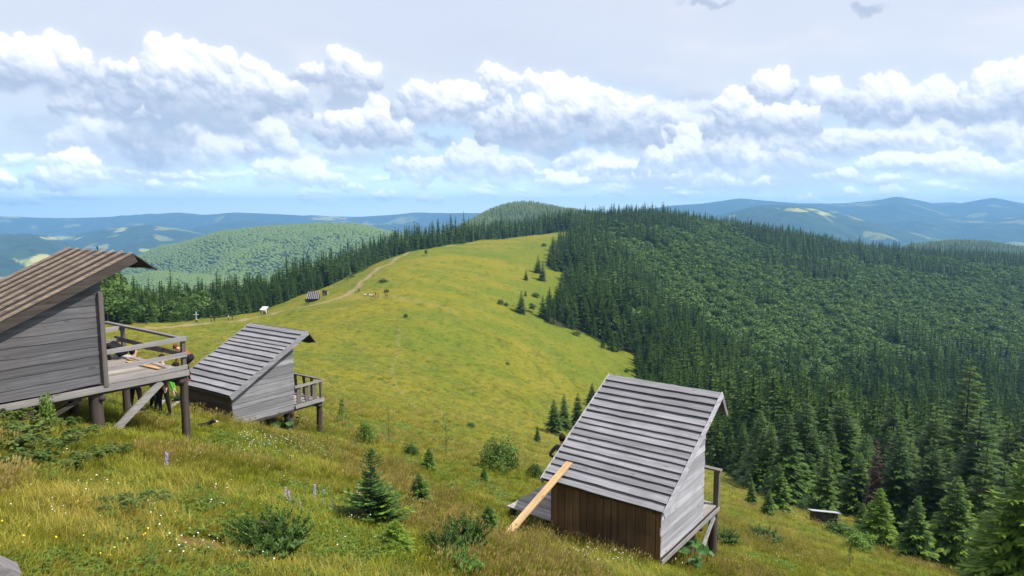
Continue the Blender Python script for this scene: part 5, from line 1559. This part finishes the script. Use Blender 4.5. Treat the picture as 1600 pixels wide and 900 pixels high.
def leaf_bush(seed, n, card, mats, wide=.5, low=.05, name='bush_crown', clumps=16):
    t = lumpy(seed, clumps, n, card, low, wide)
    return t.mesh(name, mats)
def sapling(seed, n, card, mats, sparse=.3, wide=.2):
    rn = random.Random(seed); t = TB()
    for k in range(n):
        z = .3+.7*rn.random()**.9; r = wide*(1.1-z)*1.5*rn.random()**.5+.012; a = rn.uniform(0, 6.28)
        p = Vector((math.cos(a)*r, math.sin(a)*r, z)); u = Vector((rn.gauss(0, 1), rn.gauss(0, 1), rn.gauss(0, .6))).normalized()*card*rn.uniform(.7, 1.3)
        w = u.cross(Vector((rn.gauss(0, 1), rn.gauss(0, 1), 1))).normalized()*card*.5
        i = len(t.v); t.v += [tuple(p-u), tuple(p+w), tuple(p+u), tuple(p-w)]; t.f.append((i, i+1, i+2, i+3)); t.m.append(0)
    return t.mesh('sapling_crown', mats)
TR_SAP = trunk_mesh('sapling_stem', M_STEM, .95, .011, 9, 5, .3, .16)
TR_BUSH = trunk_mesh('bush_stem', M_STEM, .5, .02, 4, 6, .05, .3)

def bigyoung():
    """bushy young spruce with a bare leader and a few long arms"""
    t = spruce(141, 2, .42, .02); t2 = TB()
    return t
JUN = [needle_bush(200+i, 70, [M_JUN, M_LEAF], .8+.25*i) for i in range(2)]
JUN_L = needle_bush(210, 60, [M_LEAF2, M_LEAF2], .7, 'light_needle_crown')
YW = [spruce(150+i, 2, (.40, .46, .36)[i], .03).mesh('young_spruce_crown', [M_YNG, M_YNG_TIP]) for i in range(3)]
YWB = [spruce(155+i, 2, (.55, .5)[i], .03).mesh('bright_spruce_crown', [M_BRT, M_YNG_TIP]) for i in range(2)]
LB = [leaf_bush(220+i, 46, .05, [M_LEAF], .55) for i in range(2)]
LBL = leaf_bush(225, 40, .055, [M_LEAF2], .5)
DB = leaf_bush(227, 120, .04, [M_JUN], .72, .0, clumps=26)
def dense_bush(seed, n, card, mats, wide=.6):
    rn = random.Random(seed); t = TB(); ph = [rn.uniform(0, 6.28) for _ in range(8)]
    for k in range(n):
        a = rn.uniform(0, 6.28); e_ = math.asin(rn.uniform(-.25, 1)); n_ = Vector((math.cos(e_)*math.cos(a), math.cos(e_)*math.sin(a), math.sin(e_)))
        r = (1+.18*math.sin(2*a+ph[0]+2*e_)+.14*math.sin(4*a+ph[1])*math.sin(3*e_+ph[2])+.10*math.sin(7*a+ph[3]))*rn.uniform(.55, 1.06)
        p = Vector((n_.x*wide*r, n_.y*wide*r, .28+n_.z*.70*r))
        if p.z < .0: continue
        m_ = (n_*.7+Vector((rn.gauss(0, .5), rn.gauss(0, .5), rn.gauss(.2, .5)))).normalized(); u = m_.orthogonal().normalized(); w = m_.cross(u); th = rn.uniform(0, 6.28)
        u, w = (u*math.cos(th)+w*math.sin(th))*card*rn.uniform(.6, 1.3), (w*math.cos(th)-u*math.sin(th))*card*.5
        i = len(t.v); t.v += [tuple(p-u), tuple(p+w), tuple(p+u), tuple(p-w)]; t.f.append((i, i+1, i+2, i+3)); t.m.append(0)
    return t.mesh('bush_crown', mats)
DB = dense_bush(227, 2600, .045, [M_JUN], .62)
LB = [dense_bush(240+i, 1500, .055, [M_LEAF], .5) for i in range(2)]
LBL = dense_bush(245, 1300, .06, [M_LEAF2], .45)
SA = [sapling(230+i, (230, 60, 130)[i], (.032, .022, .026)[i], [(M_LEAF, M_LEAF, M_LEAF2)[i]], .3, (.16, .14, .17)[i]) for i in range(3)]

BUSH = [  # column, base row, height in rows, width factor, crown, stem, name, label, category
 (619, 862, 52, 1.2, YWB[0], TR_SP, 'young_spruce', 'bright yellow-green little spruce at the right foot of the big young spruce', 'spruce'),
 (655, 795, 58, 1.0, YW[1], TR_SP, 'young_spruce', 'small sparse spruce in the grass right of the big young spruce', 'spruce'),
 (671, 733, 36, 1.1, YW[2], TR_SP, 'young_spruce', 'small round spruce bush below the thin saplings', 'spruce'),
 (780, 738, 52, .95, DB, TR_BUSH, 'round_bush', 'dark dense round bush left of the hut with the leaning plank', 'bush'),
 (757, 758, 30, .8, YW[0], TR_SP, 'young_spruce', 'thin little spruce in front of the dark round bush', 'spruce'),
 (836, 748, 26, .9, LB[0], TR_BUSH, 'leafy_bush', 'small leafy plant at the corner of the nearest hut roof', 'bush'),
 (763, 842, 56, .95, YW[1], TR_SP, 'young_spruce', 'small spruce in the grass just left of the foot of the tan plank', 'spruce'),
 (726, 862, 74, 1.0, JUN[0], TR_BUSH, 'juniper_bush', 'green juniper bush between the little spruce by the plank and the pale bush', 'bush'),
 (697, 876, 66, .95, JUN[1], TR_BUSH, 'juniper_bush', 'dark juniper bush left of the green one, lower middle of the photo', 'bush'),
 (722, 906, 62, 1.1, JUN_L, TR_BUSH, 'needle_bush', 'pale yellow-green bush at the bottom middle of the photo', 'bush'),
 (425, 872, 92, 1.1, JUN[1], TR_BUSH, 'juniper_bush', 'large dark juniper bush at the lower left with upright feathery shoots', 'bush'),
 (385, 838, 38, 1.3, JUN[0], TR_BUSH, 'juniper_bush', 'low juniper bush at the left foot of the large dark one', 'bush'),
 (242, 905, 62, .9, SA[2], TR_SAP, 'rowan_seedling', 'light green feathery seedling at the bottom left', 'sapling'),
 (75, 672, 56, .5, LBL, TR_BUSH, 'leafy_shrub', 'tall light green shoot standing before the left hut wall', 'bush'),
 (535, 674, 50, 1.0, SA[0], TR_SAP, 'sapling', 'slim leafy sapling just right of the middle hut deck', 'sapling'),
 (608, 698, 64, .8, SA[1], TR_SAP, 'sapling', 'nearly bare thin sapling, middle one of three in a row', 'sapling'),
 (697, 716, 72, .9, SA[2], TR_SAP, 'sapling', 'tall pale sapling, rightmost of three thin ones on the slope', 'sapling'),
 (572, 694, 34, .8, LBL, TR_BUSH, 'leafy_shrub', 'light green shrub between the slim leafy sapling and the bare one', 'bush'),
 (642, 714, 22, 1.0, LB[1], TR_BUSH, 'leafy_bush', 'little green bush between the bare sapling and the pale sapling', 'bush'),
 (735, 669, 9, 1.3, DB, None, 'round_bush', 'tiny dark bush on the meadow, nearer of two right of the pale sapling', 'bush'),
 (681, 663, 7, 1.2, DB, None, 'round_bush', 'tiny dark bush on the meadow left of the pale sapling top', 'bush'),
 (1193, 848, 28, 1.9, JUN[0], TR_BUSH, 'juniper_bush', 'low spreading juniper on the yellow slope right of the nearest hut', 'bush'),
 (1327, 888, 36, .9, SA[0], TR_SAP, 'sapling', 'small leafy sapling on the slope below the shed', 'sapling'),
 (1135, 850, 32, 1.1, JUN[1], TR_BUSH, 'juniper_bush', 'dark juniper behind the deck stilts of the nearest hut', 'bush'),
 (1312, 838, 22, 2.0, LB[0], TR_BUSH, 'leafy_bush', 'leafy bush in front of the shed wall at the forest edge', 'bush'),
 (1345, 860, 26, 1.8, LBL, TR_BUSH, 'leafy_bush', 'light leafy bush at the left foot of the bright young spruce', 'bush'),
 (1260, 800, 20, 1.6, LB[1], TR_BUSH, 'leafy_bush', 'leafy bush at the left wall of the shed', 'bush'),
 (782, 476, 8, 1.0, DB, None, 'round_bush', 'little dark bush on the meadow far left of the dark lone spruce', 'bush'),
 (791, 478, 5, 1.4, DB, None, 'round_bush', 'tiniest dark bush beside the little one left of the lone spruce', 'bush'),
 (837, 464, 6, 2.0, DB, None, 'round_bush', 'flat dark bush on the meadow above the lone spruce and to its right', 'bush'),
 (832, 489, 16, 1.3, OK1_ME[0], TR_OK, 'leafy_bush', 'light round bush between the lone spruce and the forest edge', 'bush'),
 (900, 524, 6, 2.2, DB, None, 'round_bush', 'flat dark bush lying outside the forest edge', 'bush'),
 (666, 400, 10, 1.0, OK1_ME[1], TR_OK, 'round_bush', 'lone green bush under the crest right of the dirt track', 'bush'),
 (599, 441, 5, 2.4, DB, None, 'round_bush', 'flat dark bush right of the dirt track bend', 'bush'),
 (604, 457, 5, 1.3, DB, None, 'round_bush', 'dark dot of a bush below the flat one, above the seated row', 'bush'),
 (634, 496, 6, 1.0, DB, None, 'round_bush', 'small dark bush alone in the middle of the bright meadow', 'bush'),
 (548, 434, 5, 2.0, DB, None, 'round_bush', 'flat bush above the log shelter near the tree belt', 'bush'),
 (850, 385, 5, 1.2, DB, None, 'round_bush', 'tiny bush high on the meadow below the crest trees', 'bush'),
 (979, 582, 6, 1.0, DB, None, 'round_bush', 'tiny bush low on the meadow near the forest corner', 'bush'),
 (793, 570, 4, 1.4, DB, None, 'round_bush', 'dark speck of a bush in the lower middle of the meadow', 'bush'),
]
for (u, v, px, wd, crown, stem, nm, lab, cat) in BUSH:
    if v > 899:
        e = float(slope_at(v)); a = float(side_at(u, e)); g = hgt(a*YM, YM)/YM-e
        y = YM[np.nonzero((g >= 0) & (YM > 4))[0][0]]; P = Vector((a*y, y, float(hgt(a*y, y))))
    else: P = ground(u, v)
    plant(nm, crown, stem, P, size(P, px), lab, cat, None, wd)

# the big young spruce: bushy skirt, thin leader with long curved arms
P = ground(582, 822); h = size(P, 124)
t = TB(); rn = random.Random(5)
for w in range(26):
    q = w/26; z = .03+.72*q
    L0 = (.40*(1-q)**.55 if q < .55 else .27*(1-q)**.5)*(1 if w % 2 else .8)
    for k in range(8 if q < .55 else 4):
        an = rn.uniform(0, 6.28); L = L0*rn.uniform(.6, 1.15)
        d = Vector((math.cos(an), math.sin(an), .15+.35*q)).normalized(); sd = Vector((-math.sin(an), math.cos(an), 0)); p = Vector((0, 0, z))
        n = 9
        for i in range(n):
            f = (i+.8)/n; o = p+d*L*f+Vector((0, 0, (.22*f*f-.10*f)*L))
            for s_ in (-1, 1):
                dd = (d*.8+sd*s_*rn.uniform(.4, .9)+Vector((0, 0, rn.uniform(-.1, .25)))).normalized(); tl = L*.34*(1-f*.5)*rn.uniform(.7, 1.2)+.012
                t.kite2(o, dd, dd.cross(Vector((rn.uniform(-.5, .5), rn.uniform(-.5, .5), 1))).normalized(), tl, tl*.15+.003, .05, 1 if f > .75 and rn.random() < .5 else 0)
for w in range(7):
    z = .74+.035*w
    for k in range(3):
        an = w*1.9+k*2.1+rn.uniform(-.3, .3); L = .15*(1-w/9)*rn.uniform(.6, 1.3); d = Vector((math.cos(an), math.sin(an), .5)).normalized()
        for i in range(6):
            o = Vector((0, 0, z))+d*L*(i+.5)/6; a2 = rn.uniform(0, 6.28)
            for q in range(3):
                dd = (d+Vector((math.cos(a2+q*2), math.sin(a2+q*2), .2))*.8).normalized(); t.kite2(o, dd, dd.orthogonal().normalized(), .03, .006, 0, 0)
for i in range(22):
    o = Vector((0, 0, .7+.3*i/22)); a2 = i*2.4; dd = Vector((math.cos(a2), math.sin(a2), 1.1)).normalized(); t.kite2(o, dd, dd.orthogonal().normalized(), .035, .006, 0, 0)
plant('young_spruce', t.mesh('young_spruce_crown', [M_YNG, M_YNG_TIP]), trunk_mesh('spruce_trunk', M_BARK, .97, .012), P, h, 'big bushy young spruce with a thin bare leader in the foreground grass', 'spruce', None, 1.2)

# bramble thicket by the left hut: leaves on arching stems, several plants
def bramble(seed):
    rn = random.Random(seed); t = TB()
    for k in range(16):
        a = rn.uniform(0, 6.28); L = rn.uniform(.5, 1.0); d = Vector((math.cos(a), math.sin(a), 0))
        for i in range(26):
            f = i/26; p = d*L*f*.9+Vector((0, 0, .85*math.sin(f*2.5)*L*.75+.05))
            for q in range(3):
                a2 = rn.uniform(0, 6.28); u = Vector((math.cos(a2), math.sin(a2), rn.uniform(-.3, .4))).normalized()*.075*rn.uniform(.6, 1.2)
                w = u.cross(Vector((rn.uniform(-.4, .4), rn.uniform(-.4, .4), 1))).normalized()*.042
                o = p+u*.8+Vector((rn.uniform(-.05, .05), rn.uniform(-.05, .05), rn.uniform(-.03, .05)))
                b = len(t.v); t.v += [tuple(o-u), tuple(o+w), tuple(o+u), tuple(o-w)]; t.f.append((b, b+1, b+2, b+3)); t.m.append(0)
    return t.mesh('bramble_leaves', [M_BRAM])
BR = [bramble(300), bramble(301)]
for i, (u, v, s_) in enumerate(((12, 668, .75), (48, 690, .8), (20, 712, .85), (90, 708, .7), (125, 690, .55), (60, 728, .6), (150, 722, .55), (110, 735, .5), (185, 712, .45), (3, 742, .6), (100, 672, .5), (35, 652, .6))):
    P = ground(u, v); plant('bramble_bush', BR[i % 2], None, P, s_*.66, 'bramble bush of the low green thicket below the left hut', 'bush', 'bramble bushes of the thicket below the left hut', 1.15)
# undergrowth tufts further right
for i, (u, v, s_) in enumerate(((205, 800, .32), (180, 805, .3), (235, 795, .3))):
    P = ground(u, v); plant('bramble_bush', BR[i % 2], None, P, s_, 'low leafy herb clump in the grass of the lower left slope', 'bush', 'leafy herb clumps on the lower left slope', 1.2)

# butterbur: big round leaves on stalks
def butterbur(seed, n, sp):
    rn = random.Random(seed); m = MB()
    for k in range(n):
        a = rn.uniform(0, 6.28); r = sp*rn.random()**.5; hgt_ = rn.uniform(.25, .55); R_ = rn.uniform(.09, .18)
        c = Vector((math.cos(a)*r, math.sin(a)*r, hgt_)); m.tube((c.x*.8, c.y*.8, -.05), tuple(c), .012, .009, 5, mi=0)
        tl = Vector((rn.uniform(-.6, .6), rn.uniform(-.6, .6), 1)).normalized(); x_ = tl.orthogonal().normalized(); y_ = tl.cross(x_)
        b = len(m.v); m.v.append(tuple(c-tl*.03)); N_ = 12
        for i in range(N_):
            q = 6.283*i/N_; rr = R_*(1+.12*math.cos(q*3)+rn.uniform(-.08, .08))*(0.55 if i == 0 else 1)
            m.v.append(tuple(c+x_*math.cos(q)*rr+y_*math.sin(q)*rr+tl*(.03*math.cos(q*2)+rn.uniform(-.02, .02))))
        for i in range(N_): m.f.append((b, b+1+i, b+1+(i+1) % N_)); m.m.append(0)
    me = m.mesh('leaves', M_BUTT); return me
for (u, v, n, sp, lab) in ((306, 640, 26, .8, 'big leafed butterbur patch at the low front wall of the middle hut'), (432, 668, 30, .9, 'big leafed butterbur patch in the shade under the middle hut'), (1082, 888, 12, .5, 'big leafed plant below the deck of the nearest hut')):
    P = ground(u, v); o = link('butterbur', butterbur(u, n, sp)); o.location = P; tag(o, lab, 'plant')

# purple flower spikes
M_PUR = plain('purple_petals', (.42, .34, .62), .7, .25, 20)
def spike(seed):
    rn = random.Random(seed); m = MB()
    m.tube((0, 0, 0), (.02, 0, 1), .008, .005, 5, mi=1)
    for i in range(70):
        z = .45+.55*rn.random(); a = rn.uniform(0, 6.28); r = .07*(1.25-z)+.02
        c = Vector((math.cos(a)*r, math.sin(a)*r, z)); s_ = .035; u = Vector((rn.gauss(0, 1), rn.gauss(0, 1), rn.gauss(0, 1))).normalized()*s_; w = u.orthogonal().normalized()*s_*.7
        m.quad(c-u, c+w, c+u, c-w, mi=0)
    return m.mesh('flower_spike', [M_PUR, M_LEAF])
SPK = spike(3)
PURP = [(261, 728, 34), (446, 775, 22), (453, 782, 24), (459, 786, 16), (491, 768, 20), (492, 778, 16), (507, 790, 18), (521, 793, 18), (505, 770, 12), (561, 772, 24), (616, 780, 28), (469, 790, 14)]
for i, (u, v, px) in enumerate(PURP):
    P = ground(u, v+12); o = link('flower_spike', SPK); hh = size(P, px*.8+8); o.location = P; o.scale = (hh, hh, hh); o.rotation_euler = (.05, .06, i*1.7)
    if u < 300: tag(o, 'lone pale purple flower spike in the grass below the left deck post', 'flower')
    elif u > 600: tag(o, 'purple flower spike right beside the big young spruce, on its right', 'flower')
    elif u > 550: tag(o, 'purple flower spike behind the top left of the big young spruce', 'flower')
    else: tag(o, 'purple flower spike in the loose patch left of the big young spruce', 'flower', 'purple spikes left of the big young spruce')

# ------------------------------------------------------------------ grass and small flowers
def grass_mat(name, base, tips, straw, amt, brown):
    t = NT(name); h = t.attr('h'); p = t.n('ShaderNodeObjectInfo')
    def at(scale, det=3):
        mp = t.n('ShaderNodeVectorMath', operation='SCALE'); t.l(p.outputs['Location'], mp.inputs[0]); mp.inputs[3].default_value = 1
        return t.noise(mp.outputs[0], scale, det, .6)
    n1 = at(.45); n2 = at(.16); n3 = at(1.7, 2)
    r = p.outputs['Random']; isl = t.island()
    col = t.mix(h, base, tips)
    dryf = t.math('ADD', t.math('MULTIPLY', t.step(n1, .42, .66), .55), t.math('MULTIPLY', t.step(isl, .55, .95), .45))
    dryf = t.math('MULTIPLY', dryf, amt)
    col = t.mix(t.math('MULTIPLY', dryf, t.math('MULTIPLY_ADD', h, .7, .3)), col, straw)
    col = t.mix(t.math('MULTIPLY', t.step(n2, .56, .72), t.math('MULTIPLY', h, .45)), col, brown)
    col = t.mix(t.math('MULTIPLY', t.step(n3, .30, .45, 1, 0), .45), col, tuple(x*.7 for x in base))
    sv = t.n('ShaderNodeVectorMath', operation='SCALE'); t.l(col, sv.inputs[0]); t.l(t.math('MULTIPLY_ADD', r, .7, .66), sv.inputs[3])
    return t.bsdf(sv.outputs[0], .55, .2, trans=.35)
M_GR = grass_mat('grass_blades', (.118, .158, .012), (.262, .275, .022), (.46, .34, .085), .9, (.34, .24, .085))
M_STRAW = grass_mat('dry_stalks', (.17, .175, .028), (.44, .34, .12), (.48, .38, .14), .8, (.34, .21, .09))
M_WEED = leafmat('herb_leaves', (.10, .17, .022), (.15, .225, .032), None, .35, 2)
M_WHT = plain('white_petals', (.82, .82, .76), .7, .08, 9)
M_YEL = plain('yellow_petals', (.75, .52, .03), .7, .1, 9)

def tuft(seed, n, rad, hmin, hmax, w, lean=.35, heads=0):
    rn = random.Random(seed); V = []; Fc = []; Mi = []; Hh = []
    wind = Vector((.16, .05, 0))
    for k in range(n):
        a = rn.uniform(0, 6.28); r = rad*rn.random()**.5; p = Vector((math.cos(a)*r, math.sin(a)*r, -.04))
        H = rn.uniform(hmin, hmax); a2 = rn.uniform(0, 6.28); ln = Vector((math.cos(a2), math.sin(a2), 0))*rn.uniform(.1, 1)*lean+wind
        sd = Vector((-math.sin(a2+rn.uniform(-1, 1)), math.cos(a2), 0)).normalized(); b = len(V); ww = w*rn.uniform(.6, 1.3)
        for f, wf in ((0, .8), (.4, 1), (.75, .7)):
            c = p+Vector((0, 0, 1))*H*(f-.12*f*f*ln.length)+ln*H*f*f
            V += [tuple(c-sd*ww*wf/2), tuple(c+sd*ww*wf/2)]; Hh += [f, f]
        c = p+Vector((0, 0, 1))*H*(1-.22*ln.length)+ln*H; V.append(tuple(c)); Hh.append(1)
        Fc += [(b, b+1, b+3, b+2), (b+2, b+3, b+5, b+4), (b+4, b+5, b+6)]; Mi += [0]*3
        if k < heads:
            d_ = (ln*.8+Vector((0, 0, 1))).normalized(); s2 = d_.orthogonal().normalized(); s3 = d_.cross(s2)
            for q in (s2, s3):
                b = len(V); L = rn.uniform(.07, .13)
                V += [tuple(c-d_*.02), tuple(c+d_*L*.4+q*.014), tuple(c+d_*L), tuple(c+d_*L*.4-q*.014)]; Hh += [1]*4; Fc.append((b, b+1, b+2, b+3)); Mi.append(1)
    return (np.array(V), Fc, Mi, Hh)
TUFTS = [tuft(1, 44, .17, .16, .34, .0085, .45), tuft(2, 40, .16, .22, .42, .008, .4), tuft(3, 46, .2, .12, .26, .010, .55),
         tuft(4, 30, .16, .3, .52, .007, .35, 5), tuft(5, 26, .15, .34, .58, .0055, .3, 8), tuft(6, 40, .18, .25, .42, .009, .7)]
def herb(seed):
    rn = random.Random(seed); V = []; Fc = []; Mi = []; Hh = []
    for k in range(34):
        a = rn.uniform(0, 6.28); r = .16*rn.random()**.5; z = rn.uniform(.05, .26); c = Vector((math.cos(a)*r, math.sin(a)*r, z))
        u = Vector((rn.gauss(0, 1), rn.gauss(0, 1), rn.gauss(0, .35))).normalized()*rn.uniform(.03, .07); w = u.cross(Vector((rn.uniform(-.5, .5), rn.uniform(-.5, .5), 1))).normalized()*u.length*.42
        b = len(V); V += [tuple(c-u), tuple(c+w), tuple(c+u), tuple(c-w)]; Hh += [z*3]*4; Fc.append((b, b+1, b+2, b+3)); Mi.append(2)
    return (np.array(V), Fc, Mi, Hh)
rg2 = np.random.default_rng(17)
NG = 78000
ly = rg2.uniform(math.log(5.2), math.log(330), NG); gy = np.exp(ly); ga = rg2.uniform(-.98, .98, NG); gx = ga*gy
clear = np.ones(NG, bool)
HR = [(-12.408, 13.749, .633, 3, 2.6), (-11.788, 23.673, .598, 3, 2.4), (.982, 16.442, .648, 3, 2.5)]
for hut in (H1, H2, H3):
    lx = (gx-hut.x0)*hut.c+(gy-hut.y0)*hut.sn; lyy = -(gx-hut.x0)*hut.sn+(gy-hut.y0)*hut.c
    gzz = hgt(gx, gy)-hut.z0
    clear &= ~((lx > -.05) & (lx < 3.05) & (lyy > -.02) & (lyy < hut.D+hut.K) & (gzz > -.5))
    if hut is H3: clear &= ~((lx > -1.3) & (lx < .05) & (lyy > -.02) & (lyy < 2.35) & (gzz > -.45))
clear &= ~inside(FOREST, gx, gy) | (gy > 1e9)
clear &= ~(polydist(PATH, gx, gy) < 2.0)
bare = np.minimum(polydist(BARE, gx, gy), polydist(BARE2, gx, gy)); clear &= bare > .28
gx, gy = gx[clear], gy[clear]; n = len(gx)
pat = fbm(gx/3.2, gy/3.2, 3, 201); pat2 = fbm(gx/1.3, gy/1.3, 2, 202)
drg = polydist(DRYP, gx, gy)
k = rg2.integers(0, 3, n)
k = np.where(pat > .14, 3+rg2.integers(0, 2, n)*(rg2.random(n) < .5), k); k = np.where((drg < 2.5) & (rg2.random(n) < .25), 4, k)
k = np.where((pat < -.14) & (rg2.random(n) < .3), 6, k); k = np.where((pat2 > .18) & (k < 3), 5, k)
wid = np.clip(.034*gy, .7, 4.6)*rg2.uniform(.75, 1.3, n); wid = np.where(gy < 22, np.clip(wid, .8, 1.2), wid)
hg = rg2.uniform(.65, 1.2, n)*(1+.35*pat)*np.where(gy > 45, np.clip(1.1-(gy-45)/130, .75, 1), 1)
hg = np.clip(hg, .3, 1.5)*.56
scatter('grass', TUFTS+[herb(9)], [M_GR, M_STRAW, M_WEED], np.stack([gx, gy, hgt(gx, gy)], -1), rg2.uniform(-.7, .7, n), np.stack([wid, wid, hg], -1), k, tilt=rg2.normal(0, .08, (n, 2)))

def bloom(seed, n, r, s, mi):
    rn = random.Random(seed); V = []; Fc = []; Mi = []
    for k in range(n):
        a = rn.uniform(0, 6.28); q = r*rn.random()**.5; z = rn.uniform(.2, .32); c = Vector((math.cos(a)*q, math.sin(a)*q, z)); t_ = Vector((rn.gauss(0, .3), rn.gauss(0, .3), 1)).normalized(); x_ = t_.orthogonal().normalized(); y_ = t_.cross(x_)
        b = len(V); m_ = 6
        for i in range(m_): V.append(tuple(c+(x_*math.cos(i*6.283/m_)+y_*math.sin(i*6.283/m_))*s*rn.uniform(.7, 1.2)))
        Fc.append(tuple(range(b, b+m_))); Mi.append(mi)
        b = len(V); V += [(c.x-.002, c.y, -.02), (c.x+.002, c.y, -.02), (c.x, c.y, z)]; Fc.append((b, b+1, b+2)); Mi.append(2)
    return (np.array(V), Fc, Mi, None)
pts = []; kk = []
def strew(u, v, ru, rv, n, kind):
    for _ in range(n):
        uu, vv = u+rg2.normal()*ru, v+rg2.normal()*rv
        if vv < 600 or vv > 899: continue
        P = ground(uu, vv); pts.append(tuple(P)); kk.append(kind)
for (u, v, ru, rv, n) in ((440, 702, 40, 8, 75), (400, 690, 20, 6, 22), (490, 715, 30, 8, 30), (930, 872, 30, 10, 22), (860, 838, 25, 8, 12), (360, 760, 60, 30, 22), (480, 820, 150, 40, 18), (700, 830, 140, 40, 12), (400, 880, 160, 12, 10), (230, 640, 20, 5, 8), (1230, 870, 60, 12, 14), (900, 885, 90, 8, 22), (120, 800, 90, 40, 14), (470, 668, 20, 5, 14)): strew(u, v, ru, rv, n, 0)
for (u, v, ru, rv, n) in ((15, 860, 18, 18, 6), (110, 885, 60, 12, 5), (180, 878, 30, 8, 5), (60, 800, 50, 30, 4), (300, 870, 120, 20, 6)): strew(u, v, ru, rv, n, 1)
n = len(pts)
scatter('wildflowers', [bloom(1, 3, .10, .0095, 0), bloom(2, 2, .10, .011, 1)], [M_WHT, M_YEL, M_WEED], pts, rg2.uniform(0, 6.28, n), rg2.uniform(.75, 1.2, n), kk)

# ------------------------------------------------------------------ the air
HAZE_D = 1/8800
m = MB(); m.box((-20000, -60, -620), (20000, 14600, 300))
t = NT('air'); pv = t.n('ShaderNodeVolumePrincipled'); pv.inputs['Color'].default_value = (.26, .57, 1.0, 1); pv.inputs['Density'].default_value = HAZE_D; pv.inputs['Anisotropy'].default_value = .1
t.l(pv.outputs[0], t.out.inputs['Volume'])
tag(m.build('haze', t.m), kind='stuff')
